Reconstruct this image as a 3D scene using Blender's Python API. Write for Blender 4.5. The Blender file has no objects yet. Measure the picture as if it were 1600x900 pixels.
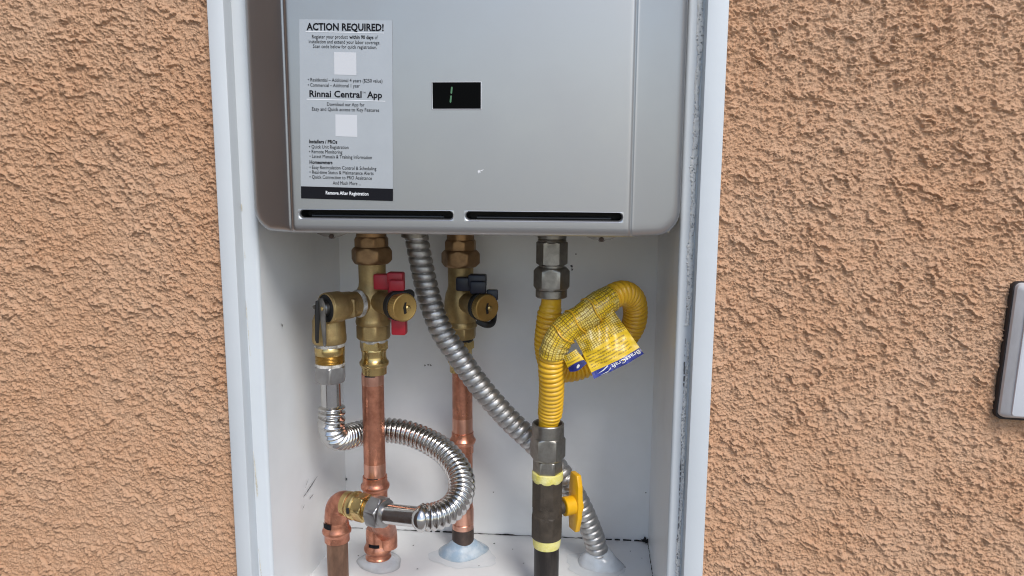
import bpy, bmesh, math, random
import numpy as np
from mathutils import Vector, Matrix

random.seed(7)
rng = np.random.default_rng(11)
scn = bpy.context.scene
col = scn.collection

# ------------------------------------------------------------------ camera
F = 1200.0                                   # focal length in photograph pixels (1600 wide)
Vd = np.array([-42.0, 7730.0, F])            # where plumb lines meet
Nx = 105.0
Nv = np.array([Nx, -(F*F + Vd[0]*Nx)/Vd[1], F])
Vd /= np.linalg.norm(Vd); Nv /= np.linalg.norm(Nv)
Rv = np.cross(Vd, Nv)
CAM = Vector((0.10, -0.68, 1.45))

def ray(x, y):
    v = np.array([x-800.0, y-450.0, F])
    return Vector((float(Rv@v), float(Nv@v), float(-(Vd@v))))
def at(x, y, Y):
    """point of the place seen at photograph pixel x,y lying on the plane Y metres behind the wall face"""
    d = ray(x, y)
    return CAM + d*((Y-CAM.y)/d.y)
def mpp(x, y, Y):
    """metres per photograph pixel there"""
    d = ray(x, y)
    return (Y-CAM.y)/d.y

cam_d = bpy.data.cameras.new('camera')
cam_d.sensor_width = 36.0
cam_d.lens = F/1600*36
cam_d.clip_start = 0.02
cam_d.clip_end = 1000
cam = bpy.data.objects.new('camera', cam_d)
col.objects.link(cam)
ex = Vector((Rv[0], Nv[0], -Vd[0])); ey = Vector((Rv[1], Nv[1], -Vd[1])); ez = Vector((Rv[2], Nv[2], -Vd[2]))
m3 = Matrix((ex, -ey, -ez)).transposed()
cam.matrix_world = Matrix.Translation(CAM) @ m3.to_4x4()
scn.camera = cam

# ------------------------------------------------------------------ light
SUN_AZ, SUN_EL = math.radians(27), math.radians(45)     # azimuth from the wall's normal towards the right
sdir = Vector((math.sin(SUN_AZ)*math.cos(SUN_EL), -math.cos(SUN_AZ)*math.cos(SUN_EL), math.sin(SUN_EL)))
world = bpy.data.worlds.new('World'); scn.world = world; world.use_nodes = True
wn = world.node_tree.nodes; wl = world.node_tree.links
sky = wn.new('ShaderNodeTexSky'); sky.sky_type = 'NISHITA'; sky.sun_disc = False
sky.sun_elevation = SUN_EL; sky.sun_rotation = math.atan2(sdir.x, sdir.y)
sky.air_density = 1.0; sky.dust_density = 1.0; sky.ozone_density = 1.0
wl.new(sky.outputs[0], wn['Background'].inputs[0]); wn['Background'].inputs[1].default_value = 0.135
sl = bpy.data.lights.new('sun', 'SUN'); sl.energy = 1.8; sl.angle = math.radians(20); sl.color = (1.0, 0.965, 0.92)
so = bpy.data.objects.new('sun', sl); col.objects.link(so)
so.rotation_euler = sdir.to_track_quat('Z', 'Y').to_euler(); so.location = (1.5, -2, 4)
vs = scn.view_settings
vs.view_transform = 'Standard'; vs.look = 'None'; vs.gamma = 1.0; vs.use_curve_mapping = False
vs.exposure = 0.42
scn.cycles.filter_width = 1.1

# ------------------------------------------------------------------ materials
def mat(name, c, rough=0.5, metal=0.0, c2=None, vscale=25.0, vlo=0.4, vhi=0.65, bump=0.0, bscale=300.0,
        rvar=0.0, spec=0.5, stretch=None, coat=0.0, sss=0.0, trans=0.0, emit=None, aniso=0.0, detail=5.0):
    m = bpy.data.materials.new(name); m.use_nodes = True
    nt = m.node_tree; N = nt.nodes; L = nt.links
    b = N['Principled BSDF']
    b.inputs['Base Color'].default_value = (*c, 1); b.inputs['Roughness'].default_value = rough
    b.inputs['Metallic'].default_value = metal; b.inputs['Specular IOR Level'].default_value = spec
    if coat: b.inputs['Coat Weight'].default_value = coat; b.inputs['Coat Roughness'].default_value = 0.15
    if sss:
        b.inputs['Subsurface Weight'].default_value = sss; b.inputs['Subsurface Radius'].default_value = (0.006, 0.007, 0.008)
        b.inputs['Subsurface Scale'].default_value = 1.0
    if trans: b.inputs['Transmission Weight'].default_value = trans
    if emit:
        b.inputs['Emission Color'].default_value = (*emit[0], 1); b.inputs['Emission Strength'].default_value = emit[1]
    tc = N.new('ShaderNodeTexCoord'); src = tc.outputs['Object']
    if stretch:
        mp = N.new('ShaderNodeMapping'); mp.inputs['Scale'].default_value = stretch
        L.new(src, mp.inputs[0]); src = mp.outputs[0]
    if c2 is not None or rvar:
        nz = N.new('ShaderNodeTexNoise'); nz.inputs['Scale'].default_value = vscale; nz.inputs['Detail'].default_value = detail
        nz.inputs['Roughness'].default_value = 0.65
        L.new(src, nz.inputs['Vector'])
        mr = N.new('ShaderNodeMapRange'); mr.inputs[1].default_value = vlo; mr.inputs[2].default_value = vhi
        L.new(nz.outputs[0], mr.inputs[0])
        if c2 is not None:
            mx = N.new('ShaderNodeMix'); mx.data_type = 'RGBA'
            mx.inputs[6].default_value = (*c, 1); mx.inputs[7].default_value = (*c2, 1)
            L.new(mr.outputs[0], mx.inputs[0]); L.new(mx.outputs[2], b.inputs['Base Color'])
        if rvar:
            m2 = N.new('ShaderNodeMapRange'); m2.inputs[3].default_value = rough; m2.inputs[4].default_value = rough+rvar
            L.new(mr.outputs[0], m2.inputs[0]); L.new(m2.outputs[0], b.inputs['Roughness'])
    if bump:
        n2 = N.new('ShaderNodeTexNoise'); n2.inputs['Scale'].default_value = bscale; n2.inputs['Detail'].default_value = 4
        L.new(src, n2.inputs['Vector'])
        bp = N.new('ShaderNodeBump'); bp.inputs['Strength'].default_value = bump; bp.inputs['Distance'].default_value = 0.001
        L.new(n2.outputs[0], bp.inputs['Height']); L.new(bp.outputs[0], b.inputs['Normal'])
    return m

M = {}
M['stucco'] = mat('stucco', (0.56, 0.332, 0.200), 0.92, c2=(0.58, 0.372, 0.242), vscale=11, vlo=0.38, vhi=0.64, bump=0.9, bscale=1100, spec=0.15, detail=9)
M['ground'] = mat('ground_gravel', (0.24, 0.225, 0.205), 0.95, c2=(0.33, 0.315, 0.295), vscale=6, bump=0.4, bscale=60)
M['white'] = mat('white_powder_coat', (0.62, 0.655, 0.68), 0.38, c2=(0.58, 0.615, 0.64), vscale=5, rvar=0.12, bump=0.04, bscale=400)
M['panel'] = mat('inner_white_paint', (0.80, 0.81, 0.81), 0.30, c2=(0.74, 0.75, 0.75), vscale=7, rvar=0.12, bump=0.05, bscale=60)
M['silver'] = mat('silver_metallic_paint', (0.445, 0.44, 0.435), 0.35, metal=0.92, c2=(0.43, 0.425, 0.42), vscale=9, rvar=0.07, bump=0.03, bscale=1500)
M['silver_trim'] = mat('silver_lip', (0.52, 0.52, 0.525), 0.34, metal=0.85)
M['black'] = mat('black_cavity', (0.006, 0.006, 0.007), 0.6)
M['louver'] = mat('black_gloss_louver', (0.02, 0.02, 0.022), 0.25)
M['glass'] = mat('display_glass', (0.002, 0.002, 0.002), 0.3, spec=0.04)
M['bezel'] = mat('display_bezel', (0.66, 0.66, 0.67), 0.4, metal=0.3)
M['led'] = mat('green_segment', (0.05, 0.12, 0.06), 0.5, emit=((0.16, 0.50, 0.24), 0.10))
M['film'] = mat('sticker_film', (0.46, 0.48, 0.50), 0.38, metal=0.30, c2=(0.44, 0.46, 0.48), vscale=30, bump=0.05, bscale=60)
M['ink'] = mat('black_ink', (0.010, 0.010, 0.013), 0.55, spec=0.12)
M['ink_grey'] = mat('grey_ink', (0.05, 0.05, 0.06), 0.5)
M['paper'] = mat('white_print', (0.80, 0.81, 0.83), 0.45)
M['blank'] = mat('pale_print', (0.60, 0.61, 0.63), 0.45)
M['brass'] = mat('cast_brass', (0.48, 0.345, 0.155), 0.38, metal=0.82, c2=(0.33, 0.23, 0.105), vscale=40, rvar=0.15, bump=0.25, bscale=900)
M['brass_dark'] = mat('dull_bronze', (0.36, 0.22, 0.11), 0.40, metal=0.9, c2=(0.24, 0.145, 0.075), vscale=50, rvar=0.12, bump=0.15, bscale=700)
M['brass_bright'] = mat('bright_brass', (0.68, 0.50, 0.21), 0.24, metal=1.0, c2=(0.56, 0.40, 0.17), vscale=60, rvar=0.1)
M['brass_cap'] = mat('flat_brass', (0.56, 0.37, 0.13), 0.38, metal=0.9, c2=(0.46, 0.29, 0.10), vscale=60, rvar=0.1)
M['copper'] = mat('copper', (0.72, 0.32, 0.205), 0.25, metal=0.90, c2=(0.40, 0.16, 0.10), vscale=60, rvar=0.16, bump=0.04, bscale=300, vlo=0.35)
M['copper_clean'] = mat('cleaned_copper', (0.76, 0.41, 0.30), 0.34, metal=1.0, c2=(0.66, 0.33, 0.24), vscale=60)
M['copper_dark'] = mat('tarnished_copper', (0.33, 0.19, 0.125), 0.42, metal=0.85, c2=(0.17, 0.10, 0.07), vscale=45, rvar=0.2, stretch=(1, 1, 0.35), bump=0.1)
M['pipe_black_brown'] = mat('dark_stained_pipe', (0.06, 0.045, 0.04), 0.5, metal=0.5, c2=(0.11, 0.075, 0.06), vscale=60)
M['chrome'] = mat('stainless_bright', (0.60, 0.585, 0.565), 0.15, metal=1.0, c2=(0.62, 0.60, 0.575), vscale=80, rvar=0.08)
M['steel'] = mat('steel_fitting', (0.36, 0.34, 0.305), 0.36, metal=1.0, c2=(0.25, 0.235, 0.21), vscale=60, rvar=0.12, bump=0.08, bscale=500)
M['nut_grey'] = mat('dark_plated_nut', (0.42, 0.405, 0.395), 0.34, metal=1.0, c2=(0.34, 0.32, 0.31), vscale=70)
M['conduit'] = mat('galvanized_conduit', (0.56, 0.55, 0.54), 0.38, metal=1.0, c2=(0.42, 0.41, 0.40), vscale=90, rvar=0.15)
M['iron'] = mat('black_iron', (0.048, 0.037, 0.027), 0.52, metal=0.25, c2=(0.085, 0.066, 0.048), vscale=60, rvar=0.15, bump=0.35, bscale=900)
M['iron_pipe'] = mat('black_steel_pipe', (0.022, 0.018, 0.016), 0.42, metal=0.3, c2=(0.06, 0.048, 0.042), vscale=70, stretch=(1, 1, 0.2), vlo=0.48, vhi=0.72)
M['yellow_hose'] = mat('yellow_hose_coating', (0.80, 0.47, 0.025), 0.38, c2=(0.74, 0.40, 0.015), vscale=30, coat=0.2)
M['yellow_handle'] = mat('yellow_vinyl', (0.80, 0.43, 0.010), 0.35, c2=(0.74, 0.38, 0.008), vscale=40)
M['tape_yellow'] = mat('yellow_thread_tape', (0.80, 0.74, 0.33), 0.6, c2=(0.72, 0.62, 0.10), vscale=70, bump=0.6, bscale=500)
M['tape_white'] = mat('white_thread_tape', (0.62, 0.60, 0.56), 0.6, c2=(0.22, 0.19, 0.15), vscale=120, bump=0.5, bscale=500)
M['red'] = mat('red_handle', (0.42, 0.018, 0.030), 0.42, c2=(0.36, 0.012, 0.022), vscale=60)
M['navy'] = mat('navy_handle', (0.010, 0.013, 0.032), 0.40, c2=(0.006, 0.008, 0.018), vscale=60)
M['rubber'] = mat('black_rubber', (0.012, 0.011, 0.010), 0.55, bump=0.2, bscale=400)
M['lever_dark'] = mat('lever_steel', (0.30, 0.285, 0.265), 0.35, metal=1.0, c2=(0.18, 0.17, 0.16), vscale=70)
M['sealant'] = mat('cloudy_silicone', (0.62, 0.66, 0.70), 0.22, c2=(0.52, 0.55, 0.58), vscale=40, sss=0.5, bump=0.3, bscale=90)
M['sealant_blue'] = mat('bluish_silicone', (0.33, 0.43, 0.53), 0.18, c2=(0.55, 0.61, 0.66), vscale=45, vlo=0.45, vhi=0.62, sss=0.5, bump=0.35, bscale=90)
M['smear'] = mat('silicone_smear', (0.66, 0.69, 0.71), 0.2, c2=(0.72, 0.74, 0.75), vscale=45, bump=0.3, bscale=120)
M['seam'] = mat('black_seam_caulk', (0.012, 0.012, 0.012), 0.7)
M['scuff'] = mat('scuff', (0.10, 0.10, 0.105), 0.7)
M['scuff_pale'] = mat('pale_scuff', (0.72, 0.72, 0.73), 0.6)
M['foam'] = mat('foam_residue', (0.80, 0.79, 0.76), 0.9, c2=(0.22, 0.21, 0.20), vscale=260, vlo=0.57, vhi=0.70, bump=0.4, bscale=700)
M['adhesive'] = mat('dried_adhesive', (0.50, 0.46, 0.37), 0.7, c2=(0.70, 0.68, 0.62), vscale=120)
M['greybox'] = mat('grey_box_plastic', (0.60, 0.61, 0.64), 0.42, c2=(0.55, 0.56, 0.59), vscale=20, bump=0.08, bscale=500)
M['greybox_side'] = mat('grey_box_metal', (0.62, 0.62, 0.63), 0.45, c2=(0.52, 0.52, 0.52), vscale=60, stretch=(1, 1, 0.4))
M['caulk_dark'] = mat('dark_caulk', (0.035, 0.028, 0.026), 0.8, bump=0.6, bscale=300)
M['shade_wall'] = mat('dark_brown_shade_wall', (0.050, 0.030, 0.024), 0.75, c2=(0.075, 0.047, 0.037), vscale=14, stretch=(1, 0.2, 3), bump=0.3, bscale=60)  # dark boards of the unseen wall added for shade
M['blue'] = mat('tag_blue', (0.02, 0.035, 0.28), 0.35, c2=(0.012, 0.015, 0.09), vscale=80)
M['tagwhite'] = mat('tag_white_print', (0.75, 0.75, 0.72), 0.4)

def print_mat(name, nu, nv, grid_from, lines):
    """clear-backed yellow print: mesh of thin brown lines (where v > grid_from), rows of small type below"""
    m = bpy.data.materials.new(name); m.use_nodes = True
    nt = m.node_tree; N = nt.nodes; L = nt.links; b = N['Principled BSDF']
    b.inputs['Roughness'].default_value = 0.35
    uv = N.new('ShaderNodeUVMap'); sp = N.new('ShaderNodeSeparateXYZ')
    nz = N.new('ShaderNodeTexNoise'); nz.inputs['Scale'].default_value = 6.0; nz.inputs['Detail'].default_value = 3
    L.new(uv.outputs[0], nz.inputs['Vector'])
    wob = N.new('ShaderNodeVectorMath'); wob.operation = 'SCALE'; wob.inputs['Scale'].default_value = 0.06
    L.new(nz.outputs['Color'], wob.inputs[0])
    add = N.new('ShaderNodeVectorMath'); L.new(uv.outputs[0], add.inputs[0]); L.new(wob.outputs[0], add.inputs[1])
    L.new(add.outputs[0], sp.inputs[0])
    def math_(op, a, bb=None):
        n = N.new('ShaderNodeMath'); n.operation = op
        for i, v in enumerate((a, bb)):
            if v is None: continue
            if isinstance(v, (int, float)): n.inputs[i].default_value = v
            else: L.new(v, n.inputs[i])
        return n.outputs[0]
    fu = math_('FRACT', math_('MULTIPLY', sp.outputs[0], nu)); fv = math_('FRACT', math_('MULTIPLY', sp.outputs[1], nv))
    grid = math_('MAXIMUM', math_('LESS_THAN', fu, 0.25), math_('LESS_THAN', fv, 0.27))
    gm = math_('MULTIPLY', grid, math_('GREATER_THAN', sp.outputs[1], grid_from))
    dark = gm
    if lines:
        fl = math_('FRACT', math_('MULTIPLY', sp.outputs[1], lines))
        n3 = N.new('ShaderNodeTexNoise'); n3.inputs['Scale'].default_value = 55; n3.inputs['Detail'].default_value = 1
        mp = N.new('ShaderNodeMapping'); mp.inputs['Scale'].default_value = (1, 0.25, 1); L.new(uv.outputs[0], mp.inputs[0]); L.new(mp.outputs[0], n3.inputs['Vector'])
        ln = math_('MULTIPLY', math_('LESS_THAN', fl, 0.45), math_('GREATER_THAN', n3.outputs[0], 0.42))
        ln = math_('MULTIPLY', ln, math_('LESS_THAN', sp.outputs[1], grid_from-0.06))
        ln = math_('MULTIPLY', ln, math_('GREATER_THAN', sp.outputs[1], 0.16))
        ln = math_('MULTIPLY', ln, math_('GREATER_THAN', sp.outputs[0], 0.07))
        ln = math_('MULTIPLY', ln, math_('LESS_THAN', sp.outputs[0], 0.92))
        dark = math_('MAXIMUM', gm, math_('MULTIPLY', ln, 0.8))
    nb = N.new('ShaderNodeTexNoise'); nb.inputs['Scale'].default_value = 4.0; L.new(uv.outputs[0], nb.inputs['Vector'])
    mr = N.new('ShaderNodeMapRange'); mr.inputs[1].default_value = 0.45; mr.inputs[2].default_value = 0.62; L.new(nb.outputs[0], mr.inputs[0])
    base = N.new('ShaderNodeMix'); base.data_type = 'RGBA'
    base.inputs[6].default_value = (0.78, 0.52, 0.02, 1); base.inputs[7].default_value = (0.74, 0.62, 0.22, 1)
    L.new(math_('MULTIPLY', mr.outputs[0], math_('GREATER_THAN', sp.outputs[1], grid_from)), base.inputs[0])
    mx = N.new('ShaderNodeMix'); mx.data_type = 'RGBA'; mx.inputs[7].default_value = (0.27, 0.17, 0.022, 1)
    L.new(base.outputs[2], mx.inputs[6]); L.new(dark, mx.inputs[0]); L.new(mx.outputs[2], b.inputs['Base Color'])
    return m
M['sleeve'] = print_mat('printed_sleeve', 42, 24, -1.0, 0)
M['tag'] = print_mat('printed_tag', 20, 22, 0.56, 15)
M['tag_small'] = print_mat('printed_small_tag', 8, 9, 0.60, 5)

# ------------------------------------------------------------------ object helpers
def setp(o, label=None, cat=None, group=None, kind=None):
    if label: o['label'] = label
    if cat: o['category'] = cat
    if group: o['group'] = group
    if kind: o['kind'] = kind
    return o
def thing(name, loc, label, cat, group=None):
    o = bpy.data.objects.new(name, None); o.empty_display_size = 0.02; o.location = loc
    col.objects.link(o); return setp(o, label, cat, group)
def origin(p):
    v = Vector((0, 0, 0))
    while p is not None: v = v + Vector(p.location); p = p.parent
    return v
def mk(name, geo, m, parent=None, sharp=32, uv=None):
    verts, faces = geo[0], geo[1]
    if len(geo) > 2: uv = geo[2]
    o0 = origin(parent)
    me = bpy.data.meshes.new(name)
    me.from_pydata([tuple(Vector(v)-o0) for v in verts], [], faces)
    if uv is not None:
        lay = me.uv_layers.new(name='UVMap')
        for lp in me.loops: lay.data[lp.index].uv = uv[lp.vertex_index]
    me.materials.append(M[m])
    if sharp is not None:
        me.polygons.foreach_set('use_smooth', [True]*len(me.polygons))
        me.set_sharp_from_angle(angle=math.radians(sharp))
    me.update()
    o = bpy.data.objects.new(name, me); col.objects.link(o)
    if parent is not None: o.parent = parent
    return o
def join(*geos):
    V, Fc = [], []
    for g in geos:
        k = len(V); V += list(g[0]); Fc += [tuple(i+k for i in f) for f in g[1]]
    return V, Fc
def basis(axis):
    a = Vector(axis).normalized()
    u = Vector((0, 0, 1)) if abs(a.z) < 0.9 else Vector((0, -1, 0))
    x = (u - a*u.dot(a)).normalized(); y = a.cross(x)
    return a, x, y
def lathe(A, axis, prof, seg=44, caps=True, rad=None):
    """surface of revolution; prof = [(t, r)]; rad(theta, t, r) may reshape each ring"""
    a, x, y = basis(axis); A = Vector(A); V, Fc = [], []
    for t, r in prof:
        for k in range(seg):
            th = 2*math.pi*k/seg
            rr = rad(th, t, r) if rad else r
            V.append(A + a*t + (x*math.cos(th)+y*math.sin(th))*rr)
    n = len(prof)
    for i in range(n-1):
        for k in range(seg):
            k2 = (k+1) % seg
            Fc.append((i*seg+k, i*seg+k2, (i+1)*seg+k2, (i+1)*seg+k))
    if caps:
        Fc.append(tuple(range(seg))[::-1]); Fc.append(tuple((n-1)*seg+k for k in range(seg)))
    return V, Fc
def hexnut(A, axis, L, R, sides=6, phase=0.0, ch=0.16):
    """chamfered nut of corner radius R"""
    ap = R*math.cos(math.pi/sides); c = ch*R
    def rad(th, t, r):
        w = 2*math.pi/sides
        ph = ((th-phase) % w) - w/2
        return min(ap/math.cos(ph), r)
    cs = min(c, L*0.3)
    prof = [(0, ap*0.93), (cs*0.25, ap*0.995), (cs*0.6, ap+(R-ap)*0.5), (cs, R*1.001), (L-cs, R*1.001), (L-cs*0.6, ap+(R-ap)*0.5), (L-cs*0.25, ap*0.995), (L, ap*0.93)]
    return lathe(A, axis, prof, sides*10, True, rad)
class Up:
    """a plumb axis seen at pixel x (at row y), Y metres behind the wall face"""
    def __init__(s, x, y, Y):
        s.p = at(x, y, Y); s.x = x; s.Y = Y; s.k = mpp(x, y, Y)
    def z(s, py): return at(s.x, py, s.Y).z
    def pt(s, py): return Vector((s.p.x, s.p.y, s.z(py)))
    def tube(s, prof, seg=44):
        z0 = s.z(prof[0][0])
        return lathe((s.p.x, s.p.y, z0), (0, 0, -1), [(z0-s.z(py), w*s.k/2) for py, w in prof], seg)
    def hexn(s, y0, y1, w, sides=6, phase=0.0, ch=0.16):
        z0 = s.z(y0)
        return hexnut((s.p.x, s.p.y, z0), (0, 0, -1), z0-s.z(y1), w*s.k/2, sides, phase, ch)
FLAT = math.pi/6                 # phase that turns a flat of the nut to the viewer (corners left and right)

def catmull(pts, n=24):
    P = [Vector(p) for p in pts]; P = [P[0]*2-P[1]] + P + [P[-1]*2-P[-2]]
    out = []
    for i in range(1, len(P)-2):
        a, b, c, d = P[i-1], P[i], P[i+1], P[i+2]
        for k in range(n):
            t = k/n
            out.append(0.5*((2*b) + (c-a)*t + (2*a-5*b+4*c-d)*t*t + (3*b-a-3*c+d)*t**3))
    out.append(P[-2]); return out
def resample(pts, ds):
    s = [0]
    for i in range(1, len(pts)): s.append(s[-1]+(pts[i]-pts[i-1]).length)
    n = max(2, int(s[-1]/ds)); out = []; j = 0
    for k in range(n+1):
        q = s[-1]*k/n
        while j < len(pts)-2 and s[j+1] < q: j += 1
        f = (q-s[j])/max(1e-9, s[j+1]-s[j]); out.append(pts[j].lerp(pts[j+1], min(1, max(0, f))))
    return out, s[-1]
def sweep(pts, rfun, seg=36, caps=True):
    """tube along pts; rfun(s, theta, total) radius"""
    T = []
    for i in range(len(pts)):
        a = pts[max(0, i-1)]; b = pts[min(len(pts)-1, i+1)]; T.append((b-a).normalized())
    ref = Vector((0, -1, 0)); x = (ref - T[0]*ref.dot(T[0])).normalized()
    S = [0]
    for i in range(1, len(pts)): S.append(S[-1]+(pts[i]-pts[i-1]).length)
    V, Fc, UV = [], [], []
    for i, p in enumerate(pts):
        x = (x - T[i]*x.dot(T[i])).normalized(); y = T[i].cross(x)
        for k in range(seg):
            th = 2*math.pi*k/seg; r = rfun(S[i], th, S[-1])
            V.append(p + (x*math.cos(th)+y*math.sin(th))*r); UV.append((S[i]/S[-1], k/seg))
    for i in range(len(pts)-1):
        for k in range(seg):
            k2 = (k+1) % seg; Fc.append((i*seg+k, i*seg+k2, (i+1)*seg+k2, (i+1)*seg+k))
    if caps:
        Fc.append(tuple(range(seg))[::-1]); Fc.append(tuple((len(pts)-1)*seg+k for k in range(seg)))
    return V, Fc, UV
def box(c, size, bev=0.001, rot=None, segs=2):
    bm = bmesh.new(); bmesh.ops.create_cube(bm, size=1.0)
    for v in bm.verts: v.co = Vector((v.co.x*size[0], v.co.y*size[1], v.co.z*size[2]))
    if bev: bmesh.ops.bevel(bm, geom=bm.edges[:], offset=bev, segments=segs, profile=0.5, affect='EDGES')
    R = rot if rot else Matrix.Identity(3)
    V = [Vector(c) + R @ v.co for v in bm.verts]; bm.verts.index_update()
    Fc = [tuple(v.index for v in f.verts) for f in bm.faces]; bm.free()
    return V, Fc
def span(x0, x1, y0, y1, z0, z1, bev=0.0008):
    return box(((x0+x1)/2, (y0+y1)/2, (z0+z1)/2), (x1-x0, y1-y0, z1-z0), bev)
def prism(outline, U, Wv, D, O, th, bev=0.0):
    """outline [(u,w)] in plane U,Wv from O, thickness th along D"""
    bm = bmesh.new(); vs_ = [bm.verts.new(Vector(O)+U*u+Wv*w) for u, w in outline]
    f = bm.faces.new(vs_); r = bmesh.ops.extrude_face_region(bm, geom=[f])
    for e in r['geom']:
        if isinstance(e, bmesh.types.BMVert): e.co += D*th
    bmesh.ops.recalc_face_normals(bm, faces=bm.faces[:])
    if bev: bmesh.ops.bevel(bm, geom=bm.edges[:], offset=bev, segments=2, profile=0.5, affect='EDGES')
    bm.verts.index_update(); V = [v.co.copy() for v in bm.verts]; Fc = [tuple(v.index for v in f.verts) for f in bm.faces]; bm.free()
    return V, Fc
def rrect(x0, x1, z0, z1, r, k=8):
    out = []
    for cx, cz, a0 in ((x1-r, z1-r, 0), (x0+r, z1-r, 90), (x0+r, z0+r, 180), (x1-r, z0+r, 270)):
        for i in range(k+1):
            a = math.radians(a0+90*i/k); out.append((cx+r*math.cos(a), cz+r*math.sin(a)))
    return out

# ------------------------------------------------------------------ noise for the plaster
_perm = np.concatenate([rng.permutation(256)]*3)
_ang = rng.random(256)*2*np.pi; _gx, _gy = np.cos(_ang), np.sin(_ang)
def perlin(x, y):
    xi = np.floor(x).astype(int); yi = np.floor(y).astype(int); fx = x-xi; fy = y-yi
    u = fx*fx*fx*(fx*(fx*6-15)+10); v = fy*fy*fy*(fy*(fy*6-15)+10); xi &= 255; yi &= 255
    def g(ix, iy, dx, dy):
        h = _perm[_perm[ix & 255]+(iy & 255)]; return _gx[h]*dx+_gy[h]*dy
    a = g(xi, yi, fx, fy); b = g(xi+1, yi, fx-1, fy); c = g(xi, yi+1, fx, fy-1); d = g(xi+1, yi+1, fx-1, fy-1)
    return (a+(b-a)*u)*(1-v)+(c+(d-c)*u)*v
def sstep(a, b, x):
    t = np.clip((x-a)/(b-a), 0, 1); return t*t*(3-2*t)
def plaster(x, z):
    """relief of the dashed plaster in metres, outwards"""
    ca, sa = math.cos(math.radians(-20)), math.sin(math.radians(-20))
    u = x*ca+z*sa; w = -x*sa+z*ca
    wx = perlin(x*80+5, z*80)*0.005+perlin(x*230, z*230+9)*0.0022; wz = perlin(x*80, z*80+31)*0.005+perlin(x*230+77, z*230)*0.0022
    h = 0.0020*perlin(x*8+3, z*8+1)
    grainy = 0.85+0.40*sstep(-0.22, 0.22, perlin(x*7.1+60, z*7.1)+0.5*perlin(x*21, z*21+8))
    rough_ = 0.86+0.26*sstep(-0.30, 0.20, perlin(u*13+20, w*19+5)+0.4*perlin(x*34+2, z*34))
    # flakes thrown on the wall: they rise gently downwards and break off in a sharp lower lip
    for f, a, k, m0, m1, sd in ((76, 0.0030, 66, 0.10, 0.25, 0.0), (165, 0.0023, 150, 0.02, 0.19, 17.3), (310, 0.0017, 270, -0.10, 0.14, 41.7)):
        ph = -(w+wz)*f + 1.5*perlin((u+wx)*k*0.75+sd, (w+wz)*k*1.2+sd) + 0.5*perlin(x*k*2.3+sd, z*k*2.3)
        fr = ph-np.floor(ph)
        saw = np.where(fr < 0.93, (fr/0.93)**1.7, (1-fr)/0.07)
        msk = sstep(m0, m1, perlin(u*k*0.8+sd*3, w*k*1.1+9+sd)+0.25*perlin(x*k*2+3, z*k*2+sd))
        h = h + a*saw*msk*rough_
    n4 = perlin(u*250+wx*260, w*340+wz*260+3); h = h + 0.0012*np.abs(n4)*grainy
    n5 = perlin(u*470+3, w*560); h = h + 0.0017*np.abs(n5)*grainy
    n6 = perlin(x*590+z*430, z*590-x*430); h = h + 0.0008*n6*grainy
    return h

# ------------------------------------------------------------------ key measures
YF, YR, YB = -0.010, 0.006, 0.215            # flange face, rabbet, back of the recess
XFL = at(346, 450, YF).x; XFR = at(1119, 450, YF).x
XSL = at(371, 450, YF).x; XSR = at(1087, 450, YF).x
XIL = at(406, 450, YR).x; XIR = at(1059, 450, YR).x
ZFL = at(730, 833, YB).z                     # floor of the recess
ZTOP = ZFL + 1.02
XBL = at(536, 600, YB).x; XBR = at(1021, 600, YB).x

# ------------------------------------------------------------------ setting
g = setp(mk('ground', ([(-60, -60, 0), (60, -60, 0), (60, 60, 0), (-60, 60, 0)], [(0, 1, 2, 3)]), 'ground', sharp=None), kind='structure')
XC = -0.66                                    # left end of the stucco, where the added shade wall stands
def axis_steps(lo, hi, d0, d1, fine):
    out = list(np.arange(d0, d1, fine)); s = fine; v = d1
    while v < hi: out.append(v); s = min(s*1.06, 0.12); v += s
    out.append(hi); s = fine; v = d0-fine; pre = []
    while v > lo: pre.append(v); s = min(s*1.06, 0.12); v -= s
    pre.append(lo); return np.array(pre[::-1]+out)
L0 = at(0, 900, 0); R0 = at(1600, 0, 0); T0 = at(0, 0, 0)
xs = axis_steps(XC, 2.6, min(L0.x, T0.x)-0.05, max(R0.x, at(1600, 900, 0).x)+0.05, 0.00064)
zs = axis_steps(0.0, 2.9, at(800, 900, 0).z-0.05, max(T0.z, R0.z)+0.04, 0.00064)
XX, ZZ = np.meshgrid(xs, zs)
H = plaster(XX, ZZ)
H = H*np.clip(np.minimum((XX-XC)/0.01, 1), 0, 1)
vid = np.arange(XX.size).reshape(XX.shape)
q = np.stack([vid[:-1, :-1], vid[:-1, 1:], vid[1:, 1:], vid[1:, :-1]], -1)
cxm = 0.25*(XX[:-1, :-1]+XX[:-1, 1:]+XX[1:, 1:]+XX[1:, :-1]); czm = 0.25*(ZZ[:-1, :-1]+ZZ[1:, 1:]+ZZ[:-1, 1:]+ZZ[1:, :-1])
keep = ~((cxm > XFL+0.006) & (cxm < XFR-0.006) & (czm > ZFL-0.046) & (czm < ZTOP+0.046))
q = q[keep]
used = np.zeros(XX.size, bool); used[q.ravel()] = True
remap = -np.ones(XX.size, int); remap[used] = np.arange(used.sum())
co = np.stack([XX.ravel(), -H.ravel()+0.003, ZZ.ravel()], -1)[used]; q = remap[q]
me = bpy.data.meshes.new('stucco_wall')
me.vertices.add(len(co)); me.vertices.foreach_set('co', co.ravel())
me.loops.add(q.size); me.loops.foreach_set('vertex_index', q.ravel().astype(np.int32))
me.polygons.add(len(q)); me.polygons.foreach_set('loop_start', np.arange(0, q.size, 4, dtype=np.int32)); me.polygons.foreach_set('loop_total', np.full(len(q), 4, np.int32))
me.polygons.foreach_set('use_smooth', np.ones(len(q), bool)); me.update(calc_edges=True); me.materials.append(M['stucco'])
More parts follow.
